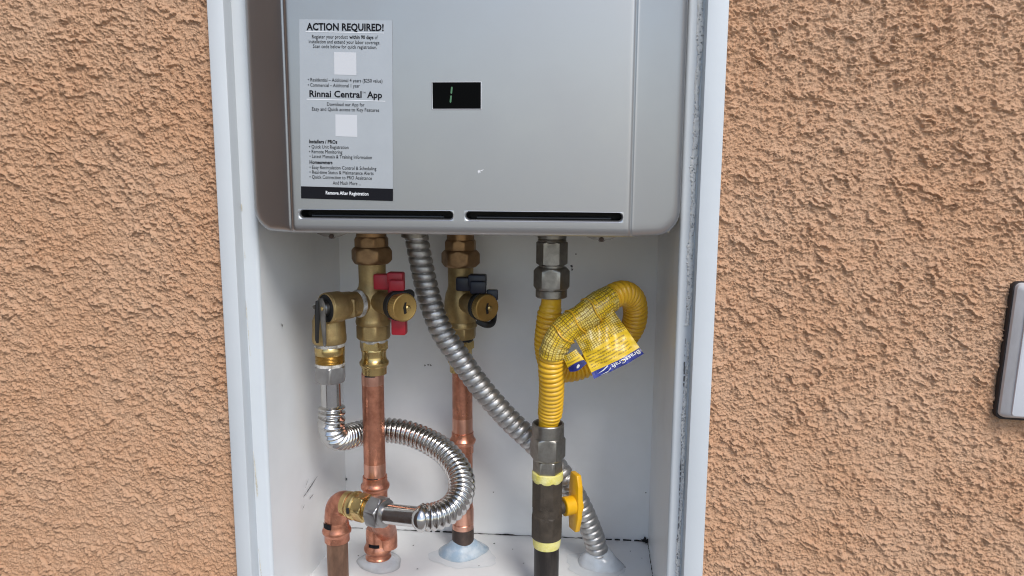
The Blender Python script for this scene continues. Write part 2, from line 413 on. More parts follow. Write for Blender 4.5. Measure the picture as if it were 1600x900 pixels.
wall = bpy.data.objects.new('stucco_wall', me); col.objects.link(wall); setp(wall, kind='structure')
# unseen dark brown wall, added off to the left to shade that side (it shows in the heater's left flank)
V_, F_ = [], []; zl = 0.0
while zl < 2.9:
    k = len(V_); zt_ = zl+0.18
    for y in (0.002, -0.75): V_ += [(XC+0.004, y, zl), (XC+0.016, y, zl), (XC+0.004, y, zt_)]
    F_ += [(k, k+3, k+4, k+1), (k+1, k+4, k+5, k+2)]; zl = zt_
k = len(V_); V_ += [(XC+0.010, -0.75, 0), (XC+0.010, -0.75, 2.9), (XC-0.5, -0.75, 0), (XC-0.5, -0.75, 2.9)]; F_ += [(k, k+1, k+3, k+2)]
setp(mk('added_shade_wall', (V_, F_), 'shade_wall', sharp=None), kind='structure')

# ------------------------------------------------------------------ recessed box
bx = thing('recess_box', ((XIL+XIR)/2, 0, ZFL-0.05), 'white metal recess box set in the tan stucco wall, holding heater and pipes', 'recess box')
zb0, zb1 = ZFL-0.052, ZTOP+0.052
mk('flange', span(XFL, XSL, YF, 0.012, zb0, zb1, 0.0012), 'white', bx)
mk('flange', span(XSR, XFR, YF, 0.012, zb0, zb1, 0.0012), 'white', bx)
mk('flange', span(XSL+0.0003, XSR-0.0003, YF+0.0004, 0.012, zb0, ZFL-0.030, 0.0012), 'white', bx)
mk('flange', span(XSL+0.0003, XSR-0.0003, YF+0.0004, 0.012, ZTOP+0.030, zb1, 0.0012), 'white', bx)
# rabbet ledges the missing door closed against, each rolling round into the side wall
def ledge(xs0, xin, xback):
    s = 1 if xin > xs0 else -1
    prof = [(xs0-s*0.002, YR)]
    r = 0.0035
    for i in range(7):
        a = math.radians(15*i); prof.append((xin-s*r+s*r*math.sin(a), YR+r-r*math.cos(a)))
    V = [(x, y, z) for z in (ZFL-0.03, ZTOP+0.03) for x, y in prof]; n = len(prof)
    return V, [(i, i+1, n+i+1, n+i) for i in range(n-1)]
def side(xin, xback):
    n = 26; V, Fc = [], []
    for j in range(n):
        z = ZFL+(ZTOP-ZFL)*j/(n-1)
        for i in range(12):
            t = i/11; y = YR+0.0035+(YB-YR-0.0035)*t
            x = xin+(xback-xin)*t + 0.0006*math.sin(z*9+t*4)*math.sin(math.pi*t)
            V.append((x, y, z))
    for j in range(n-1):
        for i in range(11): Fc.append((j*12+i, j*12+i+1, (j+1)*12+i+1, (j+1)*12+i))
    return V, Fc
mk('door_ledge', ledge(XSL, XIL, XBL), 'white', bx); mk('door_ledge', ledge(XSR, XIR, XBR), 'white', bx)
mk('side_panel', side(XIL, XBL), 'panel', bx); mk('side_panel', side(XIR, XBR), 'panel', bx)
mk('back_panel', span(XBL-0.002, XBR+0.002, YB, YB+0.004, ZFL-0.004, ZTOP, 0), 'panel', bx, sharp=None)
mk('floor_panel', ([(XIL-0.003, YR+0.0025, ZFL), (XIR+0.003, YR+0.0025, ZFL), (XBR+0.001, YB, ZFL), (XBL-0.001, YB, ZFL), (XIL-0.003, YR+0.0025, ZFL-0.034), (XIR+0.003, YR+0.0025, ZFL-0.034)], [(0, 1, 2, 3), (4, 5, 1, 0)]), 'panel', bx, sharp=None)
mk('top_panel', ([(XIL-0.003, YR+0.0025, ZTOP), (XIR+0.003, YR+0.0025, ZTOP), (XBR, YB, ZTOP), (XBL, YB, ZTOP), (XIL-0.003, YR+0.0025, ZTOP+0.034), (XIR+0.003, YR+0.0025, ZTOP+0.034)], [(3, 2, 1, 0), (0, 1, 5, 4)]), 'panel', bx, sharp=None)

# dark cracks of caulk along the seams
def crack(p0, p1, up, w0, w1, n=70, gaps=0.12):
    V, Fc = [], []; p0 = Vector(p0); p1 = Vector(p1); d = p1-p0; side_ = Vector(up)
    w = w0
    for i in range(n+1):
        t = i/n; w = min(w1, max(w0, w+random.uniform(-1, 1)*(w1-w0)*0.45))
        c = p0+d*t + side_*random.uniform(-0.15, 0.15)*w1
        V += [c-side_*w/2, c+side_*w/2]
    for i in range(n):
        if random.random() > gaps: Fc.append((2*i, 2*i+2, 2*i+3, 2*i+1))
    return V, Fc
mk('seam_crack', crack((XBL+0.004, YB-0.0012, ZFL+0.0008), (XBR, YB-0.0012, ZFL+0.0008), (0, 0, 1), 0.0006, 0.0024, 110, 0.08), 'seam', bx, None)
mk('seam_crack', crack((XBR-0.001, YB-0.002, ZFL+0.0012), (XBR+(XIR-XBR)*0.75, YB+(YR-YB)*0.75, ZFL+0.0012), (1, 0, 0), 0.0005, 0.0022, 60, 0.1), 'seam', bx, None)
def blot(c, U, Wv, r, n=26, k=0.45):
    V = [Vector(c)] ; Fc = []
    for i in range(n):
        a = 2*math.pi*i/n; rr = r*(1-k+k*2*random.random()); V.append(Vector(c)+U*math.cos(a)*rr+Wv*math.sin(a)*rr)
    for i in range(n): Fc.append((0, 1+i, 1+(i+1) % n))
    return V, Fc
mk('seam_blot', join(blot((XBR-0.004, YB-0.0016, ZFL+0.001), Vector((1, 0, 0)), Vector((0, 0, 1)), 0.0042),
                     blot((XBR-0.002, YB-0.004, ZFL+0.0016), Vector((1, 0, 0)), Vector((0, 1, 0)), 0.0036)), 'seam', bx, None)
# pencil-like scuffs on the left panel, small nicks on the back panel
def on_left(px_, py_):
    d = ray(px_, py_); best = None
    for i in range(200):
        Y = YR+(YB-YR)*i/199; p = CAM+d*((Y-CAM.y)/d.y); xw = XIL+(XBL-XIL)*(Y-YR)/(YB-YR)
        if best is None or abs(p.x-xw) < best[0]: best = (abs(p.x-xw), p)
    return best[1]
def scratch(a, b, w, pf, off, n=14):
    V, Fc = [], []
    for i in range(n+1):
        t = i/n; p = pf(a[0]+(b[0]-a[0])*t+random.uniform(-.35, .35), a[1]+(b[1]-a[1])*t)+Vector(off)
        ww = w*(0.25+math.sin(math.pi*t)*random.uniform(0.5, 1.1))
        V += [p-Vector((0, ww/2, ww/4)), p+Vector((0, ww/2, ww/4))]
    for i in range(n):
        if random.random() > 0.12: Fc.append((2*i, 2*i+2, 2*i+3, 2*i+1))
    return V, Fc
for a, b, w in (((495, 744), (472, 778), 0.004), ((489, 772), (482, 780), 0.002), ((481, 748), (476, 762), 0.0015), ((475, 788), (471, 797), 0.002), ((497, 886), (489, 899), 0.004), ((438, 506), (441, 510), 0.002)):
    mk('scuff_mark', scratch(a, b, w, on_left, (0.0008, 0, 0)), 'scuff', bx, None)
def nick(x, y, r, Y=YB): return blot(at(x, y, Y-0.0006), Vector((1, 0, 0)), Vector((0, 0, 1)), r*mpp(x, y, Y), 14, 0.5)
for x, y, r in ((893, 416, 2.2), (894, 421, 1.5), (541, 749, 2.0), (664, 571, 1.6), (669, 570, 1.4), (673, 571, 1.3), (771, 769, 1.0), (900, 397, 1.0), (1009, 770, 1.0)):
    mk('nick', nick(x, y, r), 'scuff', bx, None)

for x, y, r in ((646, 852, 1.2), (700, 868, 0.8), (748, 884, 1.1), (772, 849, 1.3), (801, 858, 0.8), (818, 880, 1.0), (842, 848, 0.8), (962, 880, 1.2), (985, 861, 0.9), (977, 886, 1.4), (1003, 872, 0.8), (560, 868, 1.1), (652, 889, 1.2), (610, 845, 0.9)):
    d_ = ray(x, y); p_ = CAM+d_*((ZFL+0.0006-CAM.z)/d_.z)
    mk('grit', blot(p_, Vector((1, 0, 0)), Vector((0, 1, 0)), r*0.0009, 12, 0.5), 'scuff', bx, None)
# torn foam gasket along the right ledge, dried adhesive on the left one
def residue(zt, zb, xf, wf, Y, hole, seed):
    rd = random.Random(seed); V, Fc = [], []; n = int((zt-zb)/0.0011); cols = 6
    for i in range(n+1):
        z = zt+(zb-zt)*i/n; w = wf(z)*rd.uniform(0.72, 1.12); x0 = xf(z)+rd.uniform(-0.0004, 0.0004)
        for c in range(cols):
            e = 0 if c in (0, cols-1) else rd.uniform(0.0007, 0.0018)
            V.append((x0+w*(c/(cols-1)-0.5), Y-e-0.0002, z+rd.uniform(-.0003, .0003)))
    for i in range(n):
        for c in range(cols-1):
            if rd.random() > hole: Fc.append((i*cols+c, i*cols+c+1, (i+1)*cols+c+1, (i+1)*cols+c))
    return V, Fc
zt_, zm_, zb_ = at(1090, -60, YR).z, at(1080, 508, YR).z, at(1060, 930, YR).z
xr = at(1077, 450, YR).x
mk('gasket_residue', residue(zt_, zm_, lambda z: xr+0.0006*math.sin(z*90), lambda z: 0.0050+0.0010*math.sin(z*61)+0.0008*math.sin(z*170), YR, 0.05, 3), 'foam', bx, 50)
mk('gasket_residue', residue(zm_-0.015, zb_, lambda z: xr+0.0005+0.0007*math.sin(z*50), lambda z: 0.0034+0.0010*math.sin(z*47+1), YR, 0.10, 4), 'foam', bx, 50)
mk('gasket_edge', crack((xr-0.0016, YR-0.0010, zm_-0.012), (xr-0.0010, YR-0.0010, zb_), (1, 0, 0), 0.0002, 0.0012, 150, 0.35), 'scuff', bx, None)
for (xa, ya), (xb_2, yb_2) in (((384, 470), (391, 556)), ((394, 700), (402, 776)), ((404, 858), (409, 905)), ((396, 705), (403, 775)), ((377, 318), (378, 330)), ((382, 392), (383, 404))):
    mk('adhesive_trace', crack(at(xa, ya, YR-0.0006), at(xb_2, yb_2, YR-0.0006), (1, 0, 0), 0.0002, 0.0010, 40, 0.15), 'adhesive', bx, None)

# ------------------------------------------------------------------ water heater
YH = -0.040
heater = thing('water_heater', ((XIL+XIR)/2, 0.05, at(720, 367, YH).z), 'silver grey tankless water heater with black display window, mounted in the recess', 'water heater')
xpl, xpr = at(456, 340, YH).x, at(984.5, 340, YH).x
SL = math.tan(math.radians(30))
xl, xrr = at(393, 330, YH+0.026).x, at(1064, 330, YH+0.026).x
z0 = at(740, 367.5, YH+0.006).z; ztop = z0+0.60
RC, RF = 0.022, 0.0075
sx = [(at(465.5, 335, YH).x, at(709.5, 335, YH).x), (at(725, 339, YH).x, at(974.5, 339, YH).x)]
sz = (at(720, 346, YH).z, at(720, 329, YH).z)
cx = set()
for i in range(15): 
    a = math.radians(90*i/14); cx.add(xl+RC*(1-math.cos(a))); cx.add(xrr-RC*(1-math.cos(a)))
for i in range(5): cx.add(xl+RC+(xpl-0.004-xl-RC)*i/4); cx.add(xrr-RC-(xrr-RC-xpr-0.004)*i/4)
for i in range(17): cx.add(xpl-0.004+0.008*i/16); cx.add(xpr-0.004+0.008*i/16)
cx |= {sx[0][0], sx[0][1], sx[1][0], sx[1][1]}
for i in range(1, 24): cx.add(xpl+0.005+(xpr-xpl-0.01)*i/24)
cx = sorted(cx); c2 = [cx[0]]
keepers = {sx[0][0], sx[0][1], sx[1][0], sx[1][1], xl, xrr}
for x in cx[1:]:
    if x-c2[-1] > 0.00012: c2.append(x)
    elif x in keepers: c2[-1] = x
cx = c2
tr = [0, 0.0003, 0.0008, 0.0015, 0.0024, 0.0034, 0.0046, 0.006, 0.0075, sz[0]-z0, sz[1]-z0] + [sz[1]-z0+0.004+i*(ztop-sz[1]-0.004)/24 for i in range(25)]
def cov_zb(x):
    e = min(x-xl, xrr-x)
    return z0 if e >= RC else z0+RC-math.sqrt(max(0, RC*RC-(RC-e)**2))
def cov_y(x, z):
    e = min(x-xl, xrr-x)
    if e < RC and z < z0+RC: s = RC-math.hypot(RC-e, z0+RC-z)
    else: s = min(e, z-z0)
    s = max(0, s); y = 0
    if s < RF: y += RF-math.sqrt(max(0, RF*RF-(RF-s)**2))
    for d, sg in ((xpl-x, 1), (x-xpr, 1)):
        k = 0.0013; y += SL*k*math.log1p(math.exp(min(60, d/k)))
    y += 0.0012*math.exp(-((x-xpl+0.0012)/0.0017)**2) + 0.0014*math.exp(-((x-xpr-0.0005)/0.0012)**2)
    return YH+y
V, Fc = [], []; nr = len(tr)
for x in cx:
    zb_ = cov_zb(x)
    for t in tr:
        z = z0+t if zb_ == z0 else zb_+(ztop-zb_)*t/(ztop-z0); V.append((x, cov_y(x, z), z))
for i in range(len(cx)-1):
    xm = (cx[i]+cx[i+1])/2; slot = any(a < xm < b for a, b in sx)
    for j in range(nr-1):
        if slot and j == 9: continue
        Fc.append((i*nr+j, (i+1)*nr+j, (i+1)*nr+j+1, i*nr+j+1))
loop = [(0, j) for j in range(nr-1, 0, -1)] + [(i, 0) for i in range(len(cx))] + [(len(cx)-1, j) for j in range(1, nr)] + [(i, nr-1) for i in range(len(cx)-2, 0, -1)]
b0 = len(V); ids = [i*nr+j for i, j in loop]; xm_, zm2 = (xl+xrr)/2, (z0+ztop)/2
for k in ids:
    x, y, z = V[k]; V.append((x+(xm_-x)*0.012, 0.10, z+(zm2-z)*0.008))
for k in range(len(ids)):
    k2 = (k+1) % len(ids); Fc.append((ids[k], b0+k, b0+k2, ids[k2]))
mk('front_cover', (V, Fc), 'silver', heater, 24)
mk('body', span(xl+0.012, xrr-0.012, 0.06, 0.205, z0+0.005, ztop-0.01, 0.002), 'silver', heater)
mk('underside_plate', span(xl+0.008, xrr-0.008, YH+0.034, 0.198, z0+0.0022, z0+0.0048, 0.0), 'steel', heater, None)
for a, b in sx:
    rings = [(rrect(a, b, sz[0], sz[1], 0.0002), YH), (rrect(a+0.0004, b-0.0004, sz[0]+0.0004, sz[1]-0.0003, 0.0034), YH-0.0001),
             (rrect(a+0.0010, b-0.0010, sz[0]+0.0011, sz[1]-0.0006, 0.0034), YH+0.0004), (rrect(a+0.0014, b-0.0014, sz[0]+0.0016, sz[1]-0.0009, 0.0033), YH+0.0016),
             (rrect(a+0.0015, b-0.0015, sz[0]+0.0018, sz[1]-0.0010, 0.0032), YH+0.0040)]
    Vv = [(x, y, z) for r_, y in rings for x, z in r_]; n = len(rings[0][0])
    Ff = [(i*n+k, i*n+(k+1) % n, (i+1)*n+(k+1) % n, (i+1)*n+k) for i in range(len(rings)-1) for k in range(n)]
    vent = mk('vent_slot', (Vv, Ff), 'silver_trim', heater, 40)
    r_ = rings[-1][0]; Vv = [(x, YH+0.0039, z) for x, z in r_]+[(x, YH+0.020, z) for x, z in r_]
    mk('slot_cavity', (Vv, [(k, (k+1) % n, n+(k+1) % n, n+k) for k in range(n)]+[tuple(range(n, 2*n))]), 'black', vent, None)
    mk('louver', lathe((a+0.010, YH+0.0085, sz[0]+0.0030), (1, 0, 0), [(0, 0.0016), (b-a-0.020, 0.0016)], 12), 'louver', vent)
# display
dx0, dx1, dz0, dz1 = at(676, 150, YH).x, at(751, 150, YH).x, at(713, 170, YH).z, at(713, 129, YH).z
ro = rrect(dx0-0.0009, dx1+0.0009, dz0-0.0009, dz1+0.0006, 0.0007, 4); ri = rrect(dx0, dx1, dz0, dz1, 0.0004, 4); n = len(ro)
Vv = [(x, YH-0.0001, z) for x, z in ro]+[(x, YH-0.0007, z) for x, z in [((a[0]+b[0])/2, (a[1]+b[1])/2) for a, b in zip(ro, ri)]]+[(x, YH-0.0002, z) for x, z in ri]
disp = mk('display_window', (Vv, [(i*n+k, i*n+(k+1) % n, (i+1)*n+(k+1) % n, (i+1)*n+k) for i in range(2) for k in range(n)]), 'bezel', heater)
mk('display_glass', ([(x, YH-0.0003, z) for x, z in ri], [tuple(range(n))]), 'glass', disp, None)
def seg7(xa, ya, xb, yb, w):
    a, b = at(xa, ya, YH-0.0007), at(xb, yb, YH-0.0007); d = (b-a).normalized(); s = Vector((d.z, 0, -d.x))*w*mpp(xa, ya, YH)/2
    return [a, a.lerp(b, .15)+s, a.lerp(b, .85)+s, b, a.lerp(b, .85)-s, a.lerp(b, .15)-s], [(0, 1, 2, 3, 4, 5)]
mk('digit_segment', seg7(706.2, 135, 705.0, 147, 2.6), 'led', disp, None); mk('digit_segment', seg7(705.0, 148.5, 703.6, 161, 2.6), 'led', disp, None)
mk('scratch', join(blot(at(748, 268, YH-0.0002), Vector((1, 0, 0.3)), Vector((0, 0, 1)), 0.0013, 18, 0.7), blot(at(753, 266, YH-0.0002), Vector((1, 0, 0.4)), Vector((0, 0, .5)), 0.0010, 12, 0.6)), 'scuff_pale', heater, None)
# screw tabs under the cover
for px_, py_ in ((518, 366), (940, 371)):
    c = at(px_, py_, 0.01); k = mpp(px_, py_, 0.01)
    tab = mk('screw_tab', prism([(-24*k, 8*k), (-24*k, 1*k), (-13*k, -3.5*k), (-6*k, -4*k), (-4*k, -7*k), (4*k, -7*k), (6*k, -4*k), (13*k, -3.5*k), (24*k, 1*k), (24*k, 8*k)], Vector((1, 0, 0)), Vector((0, 0, 1)), Vector((0, 1, 0)), c, 0.0016, 0.0004), 'steel', heater)
    mk('screw', lathe(c+Vector((0, -0.002, -3.2*k)), (0, 1, 0), [(0, 2.5*k), (0.0006, 3.6*k), (0.002, 3.8*k)], 16), 'pipe_black_brown', tab)

# ------------------------------------------------------------------ sticker with its print
YS = YH-0.0004
stk = thing('registration_sticker', at(542, 312, YS), 'grey notice sticker with black printing headed ACTION REQUIRED on the heater front', 'sticker')
def quad(pts, Y): return [at(x, y, Y) for x, y in pts], [tuple(range(len(pts)))[::-1]]
mk('film', quad([(467.5, 30), (613, 32), (614, 300), (470, 297)], YS), 'film', stk, None)
band = mk('black_band', quad([(470.2, 291), (614, 295), (613.8, 314.2), (470.5, 310)], YS-0.0002), 'ink', stk, None)
mk('rule_line', quad([(477.5, 48.6), (600, 51.2), (600, 52.2), (477.5, 49.7)], YS-0.0002), 'paper', stk, None)
mk('rule_line', quad([(479, 154.3), (602, 157.6), (602, 158.7), (479, 155.5)], YS-0.0002), 'paper', stk, None)
mk('white_square', quad([(522, 81), (556.7, 82), (556.9, 117.5), (522.3, 116.5)], YS-0.0002), 'blank', stk, None)
mk('white_square', quad([(524, 178.7), (558, 179.7), (558.2, 214), (524.2, 213)], YS-0.0002), 'blank', stk, None)
def text_geo(body, bold=0.0):
    cu = bpy.data.curves.new('t', 'FONT'); cu.body = body; cu.size = 1.0; cu.offset = bold; cu.resolution_u = 2
    ob = bpy.data.objects.new('t', cu); col.objects.link(ob)
    dg = bpy.context.evaluated_depsgraph_get(); me_ = bpy.data.meshes.new_from_object(ob.evaluated_get(dg))
    V_ = [v.co.copy() for v in me_.vertices]; F_ = [tuple(p.vertices) for p in me_.polygons]
    bpy.data.objects.remove(ob); bpy.data.curves.remove(cu); bpy.data.meshes.remove(me_)
    return V_, F_
def text_line(name, body, x0, y0, x1, y1, cap, m, parent, Y, bold=0.0):
    V_, F_ = text_geo(body, bold); lo = min(v.x for v in V_); hi = max(v.x for v in V_)
    P0, P1 = at(x0, y0, Y), at(x1, y1, Y); U = (P1-P0)/(hi-lo); W = Vector((-(P1-P0).z, 0, (P1-P0).x)).normalized()*cap*mpp(x0, y0, Y)/0.70
    return mk(name, ([P0+U*(v.x-lo)+W*v.y for v in V_], F_), m, parent, None)
YT = YS-0.0003
B = 0.012; S = 0.0
for body, x0, y0, x1, y1, cap, b in (
        ('ACTION REQUIRED!', 479, 46.6, 599.5, 48.2, 10.4, 0.030),
        ('Register your product', 487.5, 59.8, 543.5, 60.3, 5.4, S), ('within 90 days', 545.8, 60.3, 583.5, 61, 5.4, 0.02), ('of', 585.6, 61, 590, 61.1, 5.4, S),
        ('installation and extend your labor coverage.', 482.5, 67.2, 594, 69.2, 5.4, S), ('Scan code below for quick registration.', 489, 74.7, 589, 76.5, 5.4, S),
        ('\u2022 Residential \u2013 Additional 4 years ($250 value)', 481, 127, 597.5, 129.2, 5.4, S), ('\u2022 Commercial \u2013 Additional 1 year', 481, 135.2, 562, 136.7, 5.4, S),
        ('Rinnai Central', 483.5, 151, 565, 152.6, 9.8, 0.022), ('TM', 566, 146, 571, 146, 2.6, S), ('App', 573.5, 152.8, 597, 153.3, 9.8, 0.022),
        ('Download our App for', 511, 165.3, 569.5, 166.4, 5.4, S), ('Easy and Quick access to Key Features', 487.5, 172.7, 592.5, 174.7, 5.4, S),
        ('Installers / PROs', 483, 223.5, 527, 224.4, 5.4, 0.025), ('\u2022 Quick Unit Registration', 483, 231.6, 544.5, 232.8, 5.4, S), ('\u2022 Remote Monitoring', 483, 239.2, 535, 240.2, 5.4, S),
        ('\u2022 Latest Manuals & Training Information', 483.7, 246.6, 581, 248.6, 5.4, S), ('Homeowners', 483.7, 255.8, 519.5, 256.5, 5.4, 0.025),
        ('\u2022 Easy Recirculation Control & Scheduling', 483.7, 263.8, 588, 266, 5.4, S), ('\u2022 Real-time Status & Maintenance Alerts', 483.7, 271.3, 583.7, 273.4, 5.4, S),
        ('\u2022 Quick Connection to PRO Assistance', 483.7, 278.8, 581, 281, 5.4, S), ('And Much More ...', 520, 288.3, 563.7, 289.3, 5.4, S)):
    text_line('printed_line', body, x0, y0, x1, y1, cap, 'ink', stk, YT, b)
text_line('printed_line', 'Remove After Registration', 509, 303.6, 575.7, 305.6, 5.4, 'paper', band, YT-0.0001, 0.02)

# ------------------------------------------------------------------ isolation valves (hot and cold)
def knob_cap(root, base, deg, L, r, strap_low):
    """drain branch pointing out to the front right, with its brass cap, rubber ring and strap"""
    a = Vector((math.sin(math.radians(deg)), -math.cos(math.radians(deg)), 0))
    mk('drain_branch', lathe(base, a, [(0, r*0.80), (L*0.45, r*0.78), (L*0.5, r*0.86), (L*0.66, r*0.88), (L*0.68, r*0.8), (L*0.75, r*0.8)], 36), 'brass', root)
    mk('rubber_ring', lathe(base+a*L*0.70, a, [(0, r*0.9), (0.0006, r*1.03), (L*0.12, r*1.05), (L*0.12+0.0006, r*0.9)], 36), 'rubber', root)
    c = base+a*L*0.83
    def knurl(th, t, rr): return rr*(1+0.012*math.cos(th*36))
    cap = mk('drain_cap', lathe(c, a, [(0, r*0.95), (0.0008, r), (L*0.15, r), (L*0.165, r*0.965), (L*0.17, r*0.90), (L*0.166, r*0.84)], 108, True, knurl), 'brass_cap', root)
    top = c+a*(L*0.168)
    _, u, w = basis(a); rt = Vector((0, 0, 1)).cross(a)*-1
    rt = Vector((a.y*-1, a.x, 0)).normalized()
    if rt.x < 0: rt = -rt
    up = Vector((0, 0, 1))
    mk('strap_slot', prism([(-r*0.13, -r*0.05), (0, r*0.30), (r*0.12, r*0.32), (r*0.05, r*0.05), (r*0.12, -r*0.45), (-r*0.06, -r*0.5)], rt, up, a, top+rt*(-r*0.02)+up*r*0.05, 0.0006), 'rubber', cap)
    mk('cap_pin', lathe(top+rt*r*0.16-up*r*0.02, a, [(0, r*0.19), (0.0022, r*0.19), (0.003, r*0.1)], 20), 'brass_bright', cap)
    pts = [base+a*L*0.74+rt*r*0.9+up*r*(-0.2 if strap_low else 0.4), base+a*L*0.8+rt*r*1.08-up*r*(0.55 if strap_low else -0.55), base+a*L*0.88+rt*r*0.75-up*r*(1.25 if strap_low else -0.9), base+a*L*0.92+rt*r*0.05-up*r*(1.28 if strap_low else -0.9), base+a*L*0.8-rt*r*0.4-up*r*(1.0 if strap_low else -0.8)]
    P, _ = resample(catmull(pts, 10), 0.0012)
    mk('cap_strap', sweep(P, lambda s, th, T: r*0.17*(1+0.5*abs(math.cos(th))), 14), 'rubber', root)
def t_handle(root, m, pts_top, pts_low, Y, hub):
    """bar handle with stepped wings; pixel rectangles at depth Y"""
    gs = []
    for x0, y0, x1, y1, dy, th in pts_top+pts_low:
        a, b = at(x0, y1, Y+dy), at(x1, y0, Y+dy); gs.append(span(a.x, b.x, a.y, a.y+th, a.z, b.z, 0.0018))
    h = mk('handle', join(*gs), m, root, 40)
    return h
def iso_valve(name, label, ax, s, handle):
    root = thing(name, ax.pt(586 if ax.Y < 0.12 else 590), label, 'valve', 'isolation valves under the heater')
    x = ax
    return root
hot = Up(582.5, 470, 0.092)
hv = thing('isolation_valve', hot.pt(584), 'brass isolation valve with a red handle on the hot copper pipe', 'valve', 'isolation valves under the heater')
mk('inlet_thread', hot.tube([(360, 46), (369, 46), (370, 43), (372, 46), (374, 43), (376, 46)]), 'brass_dark', hv)
mk('upper_collar', hot.hexn(369, 388, 52, 8, math.pi/8), 'brass_dark', hv)
mk('union_nut', hot.hexn(385, 411.5, 64, 6, FLAT, 0.2), 'brass_dark', hv)
mk('body', hot.tube([(409, 40), (411, 42.5), (440, 41.5), (447, 43), (453, 50), (462, 55), (475, 56.5), (488, 55), (496, 52), (499, 54), (502, 55), (506, 53), (507, 50)]), 'brass', hv)
mk('lower_collar', hot.hexn(505, 529, 53, 8, math.pi/8, 0.12), 'brass', hv)
mk('thread_seal', hot.tube([(527, 40), (528, 42), (532, 42.5), (534, 40)]), 'tape_white', hv)
mk('press_adapter', join(hot.hexn(530, 546, 45, 6, FLAT, 0.1), hot.tube([(544, 40), (546, 41), (549, 38.5), (555, 38), (559, 38.5), (562, 42), (564.5, 46), (567, 46.5), (569.5, 45), (572, 40.5), (575, 39.5), (583, 39), (584, 35)])), 'brass_bright', hv, 30)
knob_cap(hv, hot.pt(468), 46, 0.061, 0.0142, False)
t_handle(hv, 'red', [(583, 429, 609, 453, 0.0, 0.010), (604, 426.5, 629, 446, -0.004, 0.012), (607, 438, 631, 455, -0.010, 0.007)], [(611, 497, 633, 524, -0.004, 0.012), (606, 450, 620, 500, 0.004, 0.008)], 0.062, None)

cold = Up(720, 470, 0.170)
cv = thing('isolation_valve', cold.pt(584), 'brass isolation valve with a navy blue handle on the cold copper pipe', 'valve', 'isolation valves under the heater')
mk('inlet_thread', cold.tube([(362, 42), (374, 42), (375, 40), (377, 42)]), 'brass_dark', cv)
mk('upper_collar', cold.hexn(374, 393, 49, 8, math.pi/8), 'brass_dark', cv)
mk('union_nut', cold.hexn(390, 416.5, 60, 6, FLAT, 0.2), 'brass_dark', cv)
mk('body', cold.tube([(414, 38), (416, 40), (446, 39.5), (452, 42), (458, 47), (470, 51), (482, 52), (494, 50), (501, 48), (504, 51), (509, 51), (511, 48)]), 'brass', cv)
mk('lower_collar', cold.hexn(509, 528, 48, 8, math.pi/8, 0.12), 'brass', cv)
mk('thread_seal', cold.tube([(526, 36), (527, 38), (531, 39), (533, 36)]), 'rubber', cv)
mk('press_adapter', join(cold.hexn(530, 545, 41, 6, FLAT, 0.1), cold.tube([(544, 35), (553, 34.5), (557, 35), (560, 39), (562.5, 42), (565, 42), (568, 38), (571, 36), (580, 36), (581, 31)])), 'brass_bright', cv, 30)
knob_cap(cv, cold.pt(470), 40, 0.055, 0.0148, True)
t_handle(cv, 'navy', [(712, 434, 737, 455, 0.0, 0.010), (731, 430, 759, 449, -0.006, 0.013), (734, 440, 759, 459, -0.010, 0.008)], [(736, 452, 750, 482, 0.004, 0.008)], 0.140, None)
mk('handle_tab', span(*[v for v in (at(760, 470, 0.135).x, at(777.5, 470, 0.135).x, 0.135, 0.141, at(770, 470, 0.135).z, at(770, 453, 0.135).z)], 0.0015), 'navy', cv)

# ------------------------------------------------------------------ copper risers
def pressring(ax, y, w, wpipe, up=True):
    return ax.tube([(y-15, wpipe+1), (y-14.5, wpipe+3.5), (y-6, wpipe+4), (y-4.5, wpipe+7), (y-2, wpipe+10.5), (y+1, wpipe+11), (y+4, wpipe+8), (y+6, wpipe+3.5), (y+18, wpipe+3), (y+19, wpipe-2)])
def decal(ax, y0, y1, a0, a1, rpx, m, name, parent):
    r = rpx*ax.k/2; V_, F_ = [], []; n = 8; z0_, z1_ = ax.z(y0), ax.z(y1)
    for i in range(n+1):
        a = math.radians(a0+(a1-a0)*i/n)
        for z in (z0_, z1_): V_.append((ax.p.x+r*math.sin(a), ax.p.y-r*math.cos(a), z))
    for i in range(n): F_.append((2*i, 2*i+2, 2*i+3, 2*i+1))
    return mk(name, (V_, F_), m, parent)
hp = Up(584, 660, 0.092)
hr = thing('copper_riser', hp.pt(760), 'copper hot water riser hanging from the red handled valve, with an offset bend', 'pipe', 'copper risers')
mk('pipe', hp.tube([(581, 34), (752, 34)]), 'copper', hr)
mk('pipe_end', hp.tube([(584, 34.5), (599, 34.5), (600, 34.1)]), 'copper_clean', hr)
mk('pipe_end', hp.tube([(722, 34.1), (723, 34.5), (746, 34.5)]), 'copper_clean', hr)
decal(hp, 583.6, 585.6, -28, 28, 34.9, 'seam', 'depth_mark', hr); decal(hp, 742, 744.2, -30, 30, 34.9, 'seam', 'depth_mark', hr)
mk('press_fitting', hp.tube([(743, 33), (743.3, 38.5), (751, 38.5), (754, 41), (756.5, 45), (759, 45.5), (761.5, 44), (764, 39), (770, 38), (782, 38)]), 'copper', hr)
lowp = Vector((hp.p.x, 0.136, at(591, 838, 0.136).z))
Pp, _ = resample(catmull([hp.pt(776), hp.pt(786), hp.pt(797)+Vector((0, 0.004, 0)), (hp.pt(797)+lowp)/2+Vector((0, 0.002, -0.001)), lowp+Vector((0, -0.004, 0.010)), lowp, lowp-Vector((0, 0, 0.012))], 12), 0.002)
mk('offset_bend', sweep(Pp, lambda s, th, T: 0.0121, 32), 'copper', hr)
hl = Up(591, 850, 0.136)
